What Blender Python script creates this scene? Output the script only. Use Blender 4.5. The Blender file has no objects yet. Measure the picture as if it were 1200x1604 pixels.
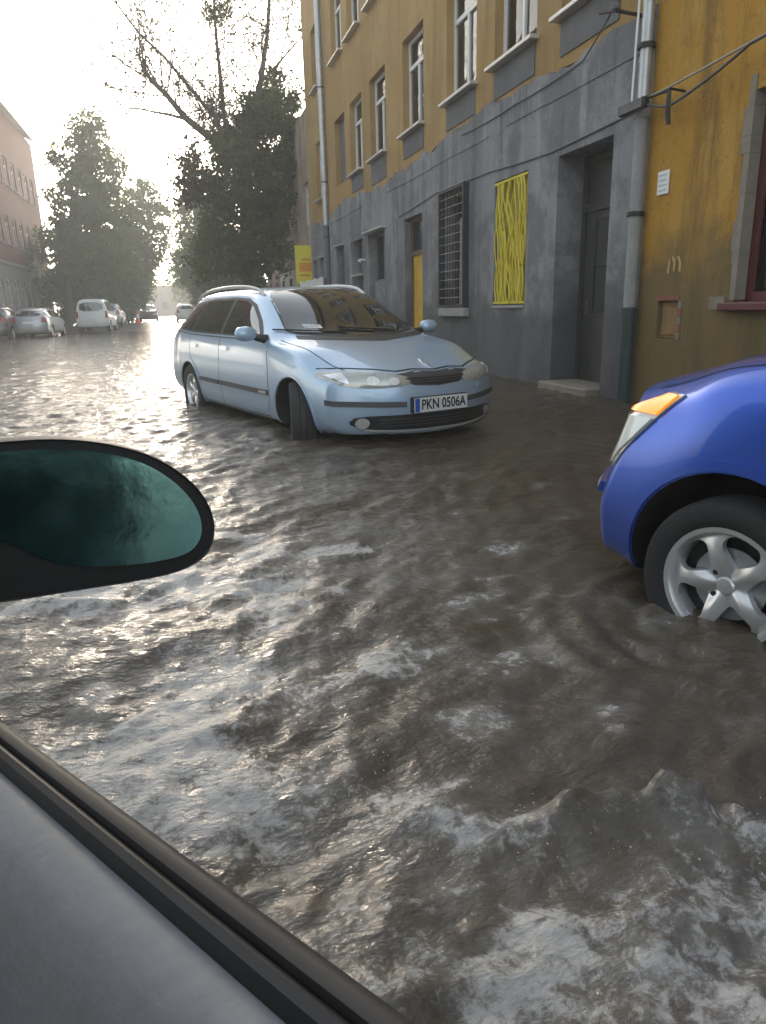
import bpy, bmesh, math, random
import numpy as np
from mathutils import Vector, Matrix
from mathutils.bvhtree import BVHTree
from mathutils.geometry import delaunay_2d_cdt

R = math.radians
random.seed(7)
SC = bpy.context.scene
COL = SC.collection
WATER = 0.14          # flood level above the road, metres
XF = 4.7              # street face of the tenement

# ------------------------------------------------------------------ camera
CAM_H = 1.22
PITCH, YAW, ROLL, FPX = 0.2785, 0.266, -0.025, 1129.0
cam = bpy.data.cameras.new('camera')
cam_o = bpy.data.objects.new('camera', cam)
COL.objects.link(cam_o)
cam.sensor_fit = 'VERTICAL'
cam.sensor_height = 36.0
cam.lens = 36.0 * FPX / 1604.0
cam.clip_start = 0.02
cam.clip_end = 3000
_fw = Vector((math.sin(YAW) * math.cos(PITCH), math.cos(YAW) * math.cos(PITCH), -math.sin(PITCH)))
_r = Vector((math.cos(YAW), -math.sin(YAW), 0))
_u = _r.cross(_fw)
_rt = _r * math.cos(ROLL) + _u * math.sin(ROLL)
_up = -_r * math.sin(ROLL) + _u * math.cos(ROLL)
_m = Matrix((_rt, _up, -_fw)).transposed().to_4x4()
_m.translation = Vector((0, 0, CAM_H))
cam_o.matrix_world = _m
SC.camera = cam_o
SC.render.resolution_x, SC.render.resolution_y = 766, 1024

# ------------------------------------------------------------------ sky, sun, exposure
SUN_EL, SUN_AZ = R(7.0), R(-1.5)      # azimuth from +y (down the street), clockwise positive
world = bpy.data.worlds.new('World')
SC.world = world
world.use_nodes = True
_n = world.node_tree.nodes
_l = world.node_tree.links
_bg = _n['Background']
_sky = _n.new('ShaderNodeTexSky')
_sky.sky_type = 'NISHITA'
_sky.sun_disc = False
_sky.sun_elevation = SUN_EL
_sky.sun_rotation = SUN_AZ
_sky.air_density = 1.0
_sky.dust_density = 1.6
_sky.ozone_density = 1.0
_hs = _n.new('ShaderNodeHueSaturation')
_hs.inputs['Saturation'].default_value = 0.50
_l.new(_sky.outputs[0], _hs.inputs['Color'])
_l.new(_hs.outputs[0], _bg.inputs['Color'])
_bg.inputs['Strength'].default_value = 0.15
sun = bpy.data.lights.new('sun', 'SUN')
sun.energy = 1.5
sun.angle = R(11.0)
sun.color = (1.0, 0.84, 0.66)
sun_o = bpy.data.objects.new('sun', sun)
COL.objects.link(sun_o)
sun_o.location = (0, 60, 40)
_d = Vector((math.sin(SUN_AZ) * math.cos(SUN_EL), math.cos(SUN_AZ) * math.cos(SUN_EL), math.sin(SUN_EL)))
sun_o.rotation_euler = _d.to_track_quat('Z', 'Y').to_euler()
SC.view_settings.view_transform = 'Standard'
SC.view_settings.look = 'None'
SC.view_settings.gamma = 1
SC.view_settings.use_curve_mapping = False
SC.view_settings.exposure = 2.35
SC.cycles.volume_bounces = 1
SC.cycles.max_bounces = 8
SC.cycles.use_denoising = True
SC.cycles.volume_step_rate = 4

# ------------------------------------------------------------------ materials
def nmat(name):
    m = bpy.data.materials.new(name)
    m.use_nodes = True
    nt = m.node_tree
    return m, nt, nt.nodes['Principled BSDF']

def plain(name, col, rough=0.6, metal=0.0, coat=0.0, spec=0.5, var=0.12, scale=8.0, bump=0.0, emit=None):
    """a procedural material: base colour broken up by noise, with optional fine relief"""
    m, nt, b = nmat(name)
    N, L = nt.nodes, nt.links
    tc = N.new('ShaderNodeTexCoord')
    nz = N.new('ShaderNodeTexNoise')
    nz.inputs['Scale'].default_value = scale
    nz.inputs['Detail'].default_value = 6
    L.new(tc.outputs['Object'], nz.inputs['Vector'])
    mr = N.new('ShaderNodeMapRange')
    mr.inputs['To Min'].default_value = 1 - var
    mr.inputs['To Max'].default_value = 1 + var
    L.new(nz.outputs['Fac'], mr.inputs['Value'])
    mx = N.new('ShaderNodeVectorMath')
    mx.operation = 'SCALE'
    mx.inputs[0].default_value = col[:3]
    L.new(mr.outputs[0], mx.inputs['Scale'])
    L.new(mx.outputs[0], b.inputs['Base Color'])
    b.inputs['Roughness'].default_value = rough
    b.inputs['Metallic'].default_value = metal
    b.inputs['Coat Weight'].default_value = coat
    b.inputs['Coat Roughness'].default_value = 0.04
    b.inputs['Specular IOR Level'].default_value = spec
    if bump:
        bp = N.new('ShaderNodeBump')
        bp.inputs['Strength'].default_value = bump
        bp.inputs['Distance'].default_value = 0.02
        n2 = N.new('ShaderNodeTexNoise')
        n2.inputs['Scale'].default_value = scale * 5
        n2.inputs['Detail'].default_value = 8
        L.new(tc.outputs['Object'], n2.inputs['Vector'])
        L.new(n2.outputs['Fac'], bp.inputs['Height'])
        L.new(bp.outputs[0], b.inputs['Normal'])
    if emit:
        b.inputs['Emission Color'].default_value = (*emit[:3], 1)
        b.inputs['Emission Strength'].default_value = emit[3]
    return m

def plaster(name, c_main, c_light, c_dark, streak=0.5, foot=None, foot_h=1.2, seed=0.0):
    """old wall paint: blotches, run-down rain streaks, grime, trowel relief; foot = colour of the damp base"""
    m, nt, b = nmat(name)
    N, L = nt.nodes, nt.links
    tc = N.new('ShaderNodeTexCoord')
    mp = N.new('ShaderNodeMapping')
    mp.inputs['Location'].default_value = (seed, seed * 1.7, 0)
    L.new(tc.outputs['Object'], mp.inputs['Vector'])
    def noise(scale, det=6, vec=None, rough=0.6):
        n = N.new('ShaderNodeTexNoise')
        n.inputs['Scale'].default_value = scale
        n.inputs['Detail'].default_value = det
        n.inputs['Roughness'].default_value = rough
        L.new(vec or mp.outputs[0], n.inputs['Vector'])
        return n.outputs['Fac']
    def ramp(fac, a, bb):
        r = N.new('ShaderNodeMapRange')
        r.interpolation_type = 'SMOOTHSTEP'
        r.inputs['From Min'].default_value = a
        r.inputs['From Max'].default_value = bb
        L.new(fac, r.inputs['Value'])
        return r.outputs[0]
    def mix(fac, a, bb, k=1.0):
        x = N.new('ShaderNodeMix')
        x.data_type = 'RGBA'
        if k != 1.0:
            mu = N.new('ShaderNodeMath'); mu.operation = 'MULTIPLY'; mu.inputs[1].default_value = k
            L.new(fac, mu.inputs[0]); fac = mu.outputs[0]
        L.new(fac, x.inputs['Factor'])
        for sock, v in ((x.inputs['A'], a), (x.inputs['B'], bb)):
            if isinstance(v, tuple): sock.default_value = (*v, 1)
            else: L.new(v, sock)
        return x.outputs['Result']
    st = N.new('ShaderNodeMapping')
    st.inputs['Scale'].default_value = (1, 1, 0.12)
    L.new(mp.outputs[0], st.inputs['Vector'])
    st2 = N.new('ShaderNodeMapping')
    st2.inputs['Scale'].default_value = (1, 1, 0.05)
    L.new(mp.outputs[0], st2.inputs['Vector'])
    c = mix(ramp(noise(0.9, 7, None, 0.65), 0.46, 0.58), c_main, c_light, 0.55)
    c = mix(ramp(noise(0.55, 4, st2.outputs[0], 0.5), 0.50, 0.66), c, c_dark, streak * 0.6)
    c = mix(ramp(noise(2.2, 9, st.outputs[0], 0.72), 0.50, 0.66), c, c_dark, streak)
    c = mix(ramp(noise(2.7, 9, st.outputs[0], 0.7), 0.54, 0.66), c, c_light, streak)
    c = mix(ramp(noise(7, 9, None, 0.7), 0.57, 0.66), c, c_light, 0.35)
    c = mix(ramp(noise(17, 8), 0.57, 0.72), c, c_dark, 0.5)
    if foot:
        sp = N.new('ShaderNodeSeparateXYZ')
        L.new(tc.outputs['Object'], sp.inputs[0])
        ad = N.new('ShaderNodeMath'); ad.operation = 'MULTIPLY_ADD'
        L.new(noise(2.4, 7), ad.inputs[0]); ad.inputs[1].default_value = -1.4
        L.new(sp.outputs['Z'], ad.inputs[2])
        c = mix(ramp(ad.outputs[0], foot_h - 0.6, foot_h - 1.3), c, foot, 0.78)
        c = mix(ramp(noise(5, 8), 0.56, 0.66), c, c_dark, 0.25)
    L.new(c, b.inputs['Base Color'])
    b.inputs['Roughness'].default_value = 0.85
    b.inputs['Specular IOR Level'].default_value = 0.25
    bp = N.new('ShaderNodeBump')
    bp.inputs['Strength'].default_value = 0.5
    bp.inputs['Distance'].default_value = 0.03
    ad2 = N.new('ShaderNodeMath'); ad2.operation = 'ADD'
    L.new(noise(6, 10), ad2.inputs[0]); L.new(noise(45, 6), ad2.inputs[1])
    L.new(ad2.outputs[0], bp.inputs['Height'])
    L.new(bp.outputs[0], b.inputs['Normal'])
    return m

def carpaint(name, col, flake=0.25, rough=0.3, dirt=0.25):
    m, nt, b = nmat(name)
    N, L = nt.nodes, nt.links
    tc = N.new('ShaderNodeTexCoord')
    nz = N.new('ShaderNodeTexNoise'); nz.inputs['Scale'].default_value = 3.0; nz.inputs['Detail'].default_value = 8
    L.new(tc.outputs['Object'], nz.inputs['Vector'])
    sp = N.new('ShaderNodeSeparateXYZ'); L.new(tc.outputs['Object'], sp.inputs[0])
    h = N.new('ShaderNodeMapRange'); h.inputs['From Min'].default_value = 0.75; h.inputs['From Max'].default_value = 0.15
    L.new(sp.outputs['Z'], h.inputs['Value'])
    mu = N.new('ShaderNodeMath'); mu.operation = 'MULTIPLY'
    L.new(h.outputs[0], mu.inputs[0]); L.new(nz.outputs['Fac'], mu.inputs[1])
    m2 = N.new('ShaderNodeMath'); m2.operation = 'MULTIPLY'; m2.inputs[1].default_value = dirt * 2
    L.new(mu.outputs[0], m2.inputs[0])
    x = N.new('ShaderNodeMix'); x.data_type = 'RGBA'
    L.new(m2.outputs[0], x.inputs['Factor'])
    x.inputs['A'].default_value = (*col, 1); x.inputs['B'].default_value = (0.13, 0.12, 0.11, 1)
    L.new(x.outputs['Result'], b.inputs['Base Color'])
    b.inputs['Metallic'].default_value = flake
    rr = N.new('ShaderNodeMapRange'); rr.inputs['To Min'].default_value = rough; rr.inputs['To Max'].default_value = rough + 0.25
    L.new(m2.outputs[0], rr.inputs['Value']); L.new(rr.outputs[0], b.inputs['Roughness'])
    b.inputs['Coat Weight'].default_value = 0.8
    b.inputs['Coat Roughness'].default_value = 0.05
    return m

def leafmat(name, c1, c2, trans=0.35):
    m, nt, b = nmat(name)
    N, L = nt.nodes, nt.links
    tc = N.new('ShaderNodeTexCoord')
    nz = N.new('ShaderNodeTexNoise'); nz.inputs['Scale'].default_value = 0.9; nz.inputs['Detail'].default_value = 5
    L.new(tc.outputs['Object'], nz.inputs['Vector'])
    rp = N.new('ShaderNodeMapRange'); rp.inputs['From Min'].default_value = 0.35; rp.inputs['From Max'].default_value = 0.65
    L.new(nz.outputs['Fac'], rp.inputs['Value'])
    x = N.new('ShaderNodeMix'); x.data_type = 'RGBA'
    L.new(rp.outputs[0], x.inputs['Factor'])
    x.inputs['A'].default_value = (*c1, 1); x.inputs['B'].default_value = (*c2, 1)
    L.new(x.outputs['Result'], b.inputs['Base Color'])
    b.inputs['Roughness'].default_value = 0.6
    tr = N.new('ShaderNodeBsdfTranslucent')
    L.new(x.outputs['Result'], tr.inputs['Color'])
    ms = N.new('ShaderNodeMixShader'); ms.inputs[0].default_value = trans
    L.new(b.outputs[0], ms.inputs[1]); L.new(tr.outputs[0], ms.inputs[2])
    L.new(ms.outputs[0], N['Material Output'].inputs['Surface'])
    return m

M = {}
M['ochre'] = plaster('ochre_plaster', (0.36, 0.225, 0.080), (0.43, 0.29, 0.12), (0.19, 0.12, 0.05), 0.5, seed=3)
M['ochre_deep'] = plaster('deep_ochre_plaster', (0.43, 0.225, 0.032), (0.47, 0.28, 0.07), (0.13, 0.075, 0.025), 0.7, foot=(0.10, 0.088, 0.05), foot_h=1.9, seed=11)
M['greycoat'] = plaster('grey_cement_coat', (0.165, 0.165, 0.176), (0.33, 0.33, 0.335), (0.095, 0.095, 0.102), 0.75, foot=(0.075, 0.073, 0.072), foot_h=1.55, seed=5)
M['greydark'] = plaster('dark_grey_paint', (0.13, 0.13, 0.135), (0.17, 0.17, 0.17), (0.09, 0.09, 0.09), 0.4, seed=8)
M['patchy'] = plaster('patchy_brown_plaster', (0.30, 0.22, 0.15), (0.46, 0.42, 0.38), (0.16, 0.10, 0.075), 0.9, seed=21)
M['redbrick'] = plaster('weathered_red_brick', (0.12, 0.030, 0.020), (0.15, 0.045, 0.03), (0.07, 0.024, 0.018), 0.4, seed=31)
M['greybase'] = plaster('grey_base_render', (0.20, 0.19, 0.18), (0.26, 0.25, 0.24), (0.13, 0.12, 0.12), 0.4, seed=33)
M['glass'] = plain('dark_window_glass', (0.012, 0.014, 0.016), 0.04, spec=0.6, var=0.3, scale=1.5)
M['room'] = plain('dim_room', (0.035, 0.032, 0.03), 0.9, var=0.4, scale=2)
M['white'] = plain('white_frame_paint', (0.66, 0.65, 0.62), 0.45, var=0.12, scale=6)
M['sillmetal'] = plain('pale_sill_metal', (0.55, 0.53, 0.5), 0.4, metal=0.3, var=0.2, scale=6)
M['concrete'] = plain('sill_concrete', (0.27, 0.265, 0.26), 0.85, var=0.3, scale=9, bump=0.4)
M['sand'] = plain('worn_step_stone', (0.21, 0.18, 0.14), 0.7, var=0.4, scale=6, bump=0.4)
M['doorpaint'] = plain('dark_door_paint', (0.035, 0.034, 0.034), 0.45, var=0.5, scale=5, bump=0.15)
M['doorglass'] = plain('wired_door_glass', (0.055, 0.058, 0.05), 0.12, var=0.35, scale=3)
M['iron'] = plain('dark_iron', (0.03, 0.03, 0.031), 0.55, metal=0.4, var=0.4, scale=20, bump=0.2)
M['wire'] = plain('galvanised_wire', (0.28, 0.28, 0.27), 0.4, metal=0.7, var=0.9, scale=9)
M['zinc'] = plain('zinc_pipe', (0.42, 0.43, 0.44), 0.42, metal=0.6, var=0.3, scale=7, bump=0.1)
M['pipedark'] = plain('old_pipe_paint', (0.10, 0.10, 0.105), 0.7, var=0.5, scale=12, bump=0.4)
M['castiron'] = plain('green_cast_iron', (0.025, 0.045, 0.042), 0.55, var=0.5, scale=14, bump=0.3)
M['yellow'] = plain('yellow_bar_paint', (0.62, 0.50, 0.03), 0.45, var=0.25, scale=10)
M['yellowback'] = plain('yellow_blind', (0.36, 0.30, 0.025), 0.8, var=0.8, scale=5)
M['amberdoor'] = plain('amber_door_paint', (0.52, 0.31, 0.02), 0.5, var=0.35, scale=5, bump=0.1)
M['brown'] = plain('brown_wood', (0.13, 0.07, 0.045), 0.6, var=0.3, scale=9, bump=0.2)
M['redframe'] = plain('oxblood_frame_paint', (0.10, 0.022, 0.022), 0.45, var=0.3, scale=8)
M['curtain'] = plain('net_curtain', (0.42, 0.45, 0.43), 0.9, var=0.25, scale=14)
M['rust'] = plain('rusty_box_door', (0.25, 0.15, 0.06), 0.75, var=0.55, scale=12, bump=0.4)
M['brickred'] = plain('bare_brick', (0.24, 0.10, 0.06), 0.9, var=0.35, scale=15, bump=0.4)
M['plate'] = plain('white_plate', (0.75, 0.75, 0.73), 0.4, var=0.06, scale=8)
M['faded'] = plain('faded_print', (0.42, 0.42, 0.42), 0.6, var=0.2, scale=30)
M['cable'] = plain('cable_sheath', (0.075, 0.072, 0.07), 0.6, var=0.3, scale=30)
M['cablepale'] = plain('pale_cable_sheath', (0.30, 0.28, 0.22), 0.6, var=0.3, scale=30)
M['chalk'] = plain('chalk_mark', (0.50, 0.37, 0.17), 0.9, var=0.3, scale=30)
M['signyellow'] = plain('yellow_sign', (0.66, 0.57, 0.03), 0.45, var=0.15, scale=5)
M['signorange'] = plain('orange_sign_print', (0.62, 0.25, 0.03), 0.45, var=0.15, scale=5)
M['tarp'] = plain('white_tarpaulin', (0.62, 0.61, 0.60), 0.6, var=0.2, scale=4, bump=0.3)
M['roof'] = plain('dark_roof', (0.11, 0.07, 0.06), 0.8, var=0.3, scale=4)
M['bark'] = plain('bark', (0.085, 0.068, 0.052), 0.9, var=0.45, scale=10, bump=0.6)
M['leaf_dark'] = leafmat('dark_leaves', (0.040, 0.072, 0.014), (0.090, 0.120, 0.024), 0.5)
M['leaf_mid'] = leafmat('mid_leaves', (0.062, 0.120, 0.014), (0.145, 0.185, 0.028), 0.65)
M['leaf_rust'] = leafmat('rusty_leaves', (0.09, 0.045, 0.02), (0.075, 0.06, 0.025), 0.4)
M['asphalt'] = plain('wet_asphalt', (0.05, 0.05, 0.05), 0.28, var=0.3, scale=6, bump=0.5)
M['paving'] = plain('wet_paving', (0.17, 0.165, 0.16), 0.4, var=0.25, scale=3, bump=0.3)
M['earth'] = plain('earth', (0.10, 0.09, 0.06), 0.9, var=0.3, scale=1)
# car materials
M['paintlight'] = carpaint('light_blue_metallic', (0.38, 0.51, 0.66), 0.30, 0.30)
M['paintblue'] = carpaint('deep_blue_metallic', (0.028, 0.10, 0.52), 0.5, 0.28, 0.12)
M['paintteal'] = carpaint('dark_teal_metallic', (0.02, 0.075, 0.075), 0.3, 0.3, 0.15)
M['paintsilver'] = carpaint('silver_metallic', (0.42, 0.43, 0.44), 0.5, 0.35)
M['paintwhite'] = carpaint('white_paint', (0.72, 0.72, 0.70), 0.0, 0.35)
M['paintdark'] = carpaint('black_paint', (0.03, 0.03, 0.035), 0.2, 0.3)
M['carglass'] = plain('car_glass', (0.014, 0.019, 0.021), 0.045, spec=0.9, coat=0.3, var=0.2, scale=2)
M['rubber'] = plain('tyre_rubber', (0.022, 0.022, 0.022), 0.75, var=0.3, scale=20, bump=0.2)
M['trim'] = plain('grey_plastic_trim', (0.07, 0.07, 0.072), 0.55, var=0.2, scale=30)
M['trimblack'] = plain('black_plastic', (0.018, 0.018, 0.018), 0.45, var=0.25, scale=30)
M['gap'] = plain('shut_line', (0.012, 0.012, 0.012), 0.8, var=0.2)
M['chrome'] = plain('chrome', (0.72, 0.72, 0.72), 0.18, metal=1.0, var=0.05)
M['alloy'] = plain('alloy_wheel', (0.66, 0.66, 0.65), 0.30, metal=0.6, var=0.12, scale=10)
M['lens'] = plain('headlamp_lens', (0.46, 0.46, 0.42), 0.12, var=0.35, scale=9, coat=0.8, metal=0.25)
M['lenswhite'] = plain('clear_lamp_cover', (0.74, 0.74, 0.68), 0.12, coat=1.0, var=0.15, scale=16)
M['reflector'] = plain('dull_reflector', (0.58, 0.58, 0.56), 0.3, metal=0.5, var=0.25, scale=40)
M['lensbright'] = plain('lamp_reflector', (0.82, 0.82, 0.80), 0.15, metal=0.8, var=0.1)
M['amber'] = plain('amber_lens', (0.85, 0.26, 0.01), 0.25, var=0.1, coat=0.6, emit=(1.0, 0.25, 0.0, 0.22))
M['redlens'] = plain('red_lens', (0.45, 0.02, 0.02), 0.25, var=0.1, coat=0.6)
M['euroblue'] = plain('plate_blue', (0.03, 0.10, 0.50), 0.4, var=0.05)
M['black'] = plain('black_print', (0.012, 0.012, 0.012), 0.5, var=0.1)
M['sealrubber'] = plain('window_seal_rubber', (0.014, 0.014, 0.015), 0.6, var=0.2, scale=12)
M['belt'] = plain('belt_moulding', (0.042, 0.040, 0.040), 0.62, spec=0.3, var=0.2, scale=9)
M['doorcard'] = plain('grey_door_card', (0.25, 0.252, 0.26), 0.6, var=0.10, scale=9, bump=0.12)
M['spray'] = plain('spray_drop', (0.62, 0.61, 0.58), 0.15, var=0.1)
M['orange'] = plain('orange_plastic', (0.75, 0.13, 0.03), 0.5, var=0.1)

def mirror_glass():
    m, nt, b = nmat('tinted_wet_mirror_glass')
    N, L = nt.nodes, nt.links
    b.inputs['Base Color'].default_value = (0.14, 0.29, 0.32, 1)
    b.inputs['Metallic'].default_value = 1.0
    tc = N.new('ShaderNodeTexCoord')
    nz = N.new('ShaderNodeTexNoise'); nz.inputs['Scale'].default_value = 30; nz.inputs['Detail'].default_value = 4
    L.new(tc.outputs['Object'], nz.inputs['Vector'])
    mr = N.new('ShaderNodeMapRange'); mr.inputs['To Min'].default_value = 0.06; mr.inputs['To Max'].default_value = 0.24
    L.new(nz.outputs['Fac'], mr.inputs['Value']); L.new(mr.outputs[0], b.inputs['Roughness'])
    bp = N.new('ShaderNodeBump'); bp.inputs['Strength'].default_value = 0.12; bp.inputs['Distance'].default_value = 0.004
    L.new(nz.outputs['Fac'], bp.inputs['Height']); L.new(bp.outputs[0], b.inputs['Normal'])
    return m
M['mirror'] = mirror_glass()

def water_mat():
    m, nt, b = nmat('flood_water')
    N, L = nt.nodes, nt.links
    tc = N.new('ShaderNodeTexCoord')
    def noise(scale, det=5, vec=None, rough=0.55, dist=0.0):
        n = N.new('ShaderNodeTexNoise')
        n.inputs['Scale'].default_value = scale; n.inputs['Detail'].default_value = det
        n.inputs['Roughness'].default_value = rough; n.inputs['Distortion'].default_value = dist
        L.new(vec or tc.outputs['Object'], n.inputs['Vector'])
        return n.outputs['Fac']
    at = N.new('ShaderNodeAttribute'); at.attribute_name = 'foam_glint'
    # silt colour
    mx = N.new('ShaderNodeMix'); mx.data_type = 'RGBA'
    L.new(noise(1.3, 6), mx.inputs['Factor'])
    mx.inputs['A'].default_value = (0.062, 0.043, 0.027, 1); mx.inputs['B'].default_value = (0.100, 0.084, 0.060, 1)
    # painted sky reflections, churned aerated water and broken foam lace
    av = N.new('ShaderNodeMath'); av.operation = 'MULTIPLY_ADD'; av.use_clamp = True
    L.new(noise(6, 9, None, 0.65, 0.3), av.inputs[0]); av.inputs[1].default_value = 1.9; av.inputs[2].default_value = -0.45
    af = N.new('ShaderNodeMath'); af.operation = 'MULTIPLY'; af.use_clamp = True
    L.new(av.outputs[0], af.inputs[0]); L.new(at.outputs['Fac'], af.inputs[1])
    m0 = N.new('ShaderNodeMix'); m0.data_type = 'RGBA'
    L.new(af.outputs[0], m0.inputs['Factor']); L.new(mx.outputs['Result'], m0.inputs['A']); m0.inputs['B'].default_value = (0.26, 0.25, 0.228, 1)
    f1 = noise(26, 10, None, 0.74, 0.35)
    ad = N.new('ShaderNodeMath'); ad.operation = 'MULTIPLY_ADD'
    L.new(at.outputs['Fac'], ad.inputs[0]); ad.inputs[1].default_value = 0.40
    L.new(f1, ad.inputs[2])
    mr = N.new('ShaderNodeMapRange'); mr.interpolation_type = 'SMOOTHSTEP'
    mr.inputs['From Min'].default_value = 0.80; mr.inputs['From Max'].default_value = 1.02
    mr.inputs['To Max'].default_value = 0.9
    L.new(ad.outputs[0], mr.inputs['Value'])
    m2 = N.new('ShaderNodeMix'); m2.data_type = 'RGBA'
    L.new(mr.outputs[0], m2.inputs['Factor'])
    L.new(m0.outputs['Result'], m2.inputs['A']); m2.inputs['B'].default_value = (0.50, 0.49, 0.465, 1)
    L.new(m2.outputs['Result'], b.inputs['Base Color'])
    rr = N.new('ShaderNodeMapRange'); rr.inputs['To Min'].default_value = 0.06; rr.inputs['To Max'].default_value = 0.6
    L.new(mr.outputs[0], rr.inputs['Value']); L.new(rr.outputs[0], b.inputs['Roughness'])
    b.inputs['IOR'].default_value = 1.36
    b.inputs['Specular IOR Level'].default_value = 0.5
    # fine ripples
    st = N.new('ShaderNodeMapping'); st.inputs['Rotation'].default_value = (0, 0, R(25)); st.inputs['Scale'].default_value = (1.0, 1.9, 1)
    L.new(tc.outputs['Object'], st.inputs['Vector'])
    a1 = N.new('ShaderNodeMath'); a1.operation = 'MULTIPLY_ADD'
    L.new(noise(26, 5, st.outputs[0]), a1.inputs[0]); a1.inputs[1].default_value = 0.55
    L.new(noise(7, 4, st.outputs[0]), a1.inputs[2])
    bp = N.new('ShaderNodeBump'); bp.inputs['Strength'].default_value = 0.55; bp.inputs['Distance'].default_value = 0.035
    L.new(a1.outputs[0], bp.inputs['Height']); L.new(bp.outputs[0], b.inputs['Normal'])
    return m
M['water'] = water_mat()

# ------------------------------------------------------------------ mesh helpers
ORIG = {}
def tag(o, label, cat, group=None, kind=None):
    if label: o['label'] = label
    if cat: o['category'] = cat
    if group: o['group'] = group
    if kind: o['kind'] = kind
    return o

def empty(name, loc=(0, 0, 0), rz=0.0, label=None, cat=None, group=None):
    o = bpy.data.objects.new(name, None)
    o.empty_display_size = 0.2
    COL.objects.link(o)
    o.location = loc
    o.rotation_euler = (0, 0, rz)
    ORIG[o.name] = Vector(loc)
    return tag(o, label, cat, group)

class MB:
    def __init__(s):
        s.v, s.f = [], []
    def add(s, vs, fs):
        o = len(s.v)
        s.v += [tuple(v) for v in vs]
        s.f += [tuple(i + o for i in f) for f in fs]
        return s
    def box(s, x0, x1, y0, y1, z0, z1):
        vs = [(x, y, z) for x in (x0, x1) for y in (y0, y1) for z in (z0, z1)]
        return s.add(vs, [(0, 1, 3, 2), (4, 6, 7, 5), (0, 4, 5, 1), (2, 3, 7, 6), (0, 2, 6, 4), (1, 5, 7, 3)])
    def tube(s, pts, r, n=8, caps=True):
        pts = [Vector(p) for p in pts]
        rs = r if isinstance(r, (list, tuple)) else [r] * len(pts)
        vs, fs = [], []
        prev = None
        for i, p in enumerate(pts):
            t = (pts[min(i + 1, len(pts) - 1)] - pts[max(i - 1, 0)]).normalized()
            a = prev - t * prev.dot(t) if prev is not None else (Vector((0, 0, 1)).cross(t) if abs(t.z) < .9 else Vector((1, 0, 0)).cross(t))
            a.normalize(); prev = a
            b = t.cross(a)
            for k in range(n):
                q = 2 * math.pi * k / n
                vs.append(p + (a * math.cos(q) + b * math.sin(q)) * rs[i])
        for i in range(len(pts) - 1):
            for k in range(n):
                k2 = (k + 1) % n
                fs.append((i * n + k, i * n + k2, (i + 1) * n + k2, (i + 1) * n + k))
        if caps:
            fs.append(tuple(range(n))[::-1]); fs.append(tuple((len(pts) - 1) * n + k for k in range(n)))
        return s.add(vs, fs)
    def lathe(s, prof, n=40, axis='y', c=(0, 0, 0), closed=False):
        """prof: (radius, along) pairs revolved about an axis"""
        vs, fs = [], []
        for r, a in prof:
            for k in range(n):
                q = 2 * math.pi * k / n
                x, z = r * math.cos(q), r * math.sin(q)
                vs.append((c[0] + x, c[1] + a, c[2] + z) if axis == 'y' else (c[0] + x, c[1] + z, c[2] + a))
        m = len(prof)
        for i in range(m if closed else m - 1):
            i2 = (i + 1) % m
            for k in range(n):
                k2 = (k + 1) % n
                fs.append((i * n + k, i2 * n + k, i2 * n + k2, i * n + k2))
        return s.add(vs, fs)
    def prism(s, poly, d0, d1, f):
        """poly in 2D, f(u, v, d) -> xyz, extruded from d0 to d1"""
        n = len(poly)
        vs = [f(u, v, d0) for u, v in poly] + [f(u, v, d1) for u, v in poly]
        fs = [tuple(range(n))[::-1], tuple(range(n, 2 * n))] + [(i, (i + 1) % n, n + (i + 1) % n, n + i) for i in range(n)]
        return s.add(vs, fs)

def link(name, me, mat, parent=None):
    for mm in (mat if isinstance(mat, (list, tuple)) else [mat]):
        me.materials.append(mm)
    o = bpy.data.objects.new(name, me)
    COL.objects.link(o)
    if parent is not None:
        o.parent = parent
    return o

def build(name, mb, mat, parent=None, world=False, smooth=False, angle=35, bevel=0.0, fixn=True):
    me = bpy.data.meshes.new(name)
    vs = mb.v
    if world and parent is not None:
        off = ORIG[parent.name]
        vs = [(v[0] - off[0], v[1] - off[1], v[2] - off[2]) for v in vs]
    me.from_pydata(vs, [], mb.f)
    if fixn or bevel:
        bm = bmesh.new(); bm.from_mesh(me)
        bmesh.ops.recalc_face_normals(bm, faces=bm.faces)
        if bevel:
            bmesh.ops.bevel(bm, geom=[e for e in bm.edges if len(e.link_faces) == 2 and e.calc_face_angle(0) > 0.5], offset=bevel, segments=1, affect='EDGES')
        bm.to_mesh(me); bm.free()
    me.update()
    if smooth:
        me.polygons.foreach_set('use_smooth', [True] * len(me.polygons))
        me.set_sharp_from_angle(angle=R(angle))
    return link(name, me, mat, parent)

def struct(o):
    o['kind'] = 'structure'
    return o

def copy_tree(o, parent=None):
    c = o.copy(); COL.objects.link(c)
    if parent is not None: c.parent = parent
    for ch in list(o.children): copy_tree(ch, c)
    return c

def pchip(keys, xs):
    k = sorted(keys)
    x = np.array([a for a, _ in k], float); y = np.array([b for _, b in k], float)
    h = np.diff(x); d = np.diff(y) / h
    m = np.zeros(len(x))
    m[0], m[-1] = d[0], d[-1]
    for i in range(1, len(x) - 1):
        if d[i - 1] * d[i] > 0:
            w1, w2 = 2 * h[i] + h[i - 1], h[i] + 2 * h[i - 1]
            m[i] = (w1 + w2) / (w1 / d[i - 1] + w2 / d[i])
    xs = np.clip(np.asarray(xs, float), x[0], x[-1])
    j = np.clip(np.searchsorted(x, xs) - 1, 0, len(h) - 1)
    t = (xs - x[j]) / h[j]
    return ((1 + 2 * t) * (1 - t) ** 2 * y[j] + t * (1 - t) ** 2 * h[j] * m[j] + t * t * (3 - 2 * t) * y[j + 1] + t * t * (t - 1) * h[j] * m[j + 1])

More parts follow.
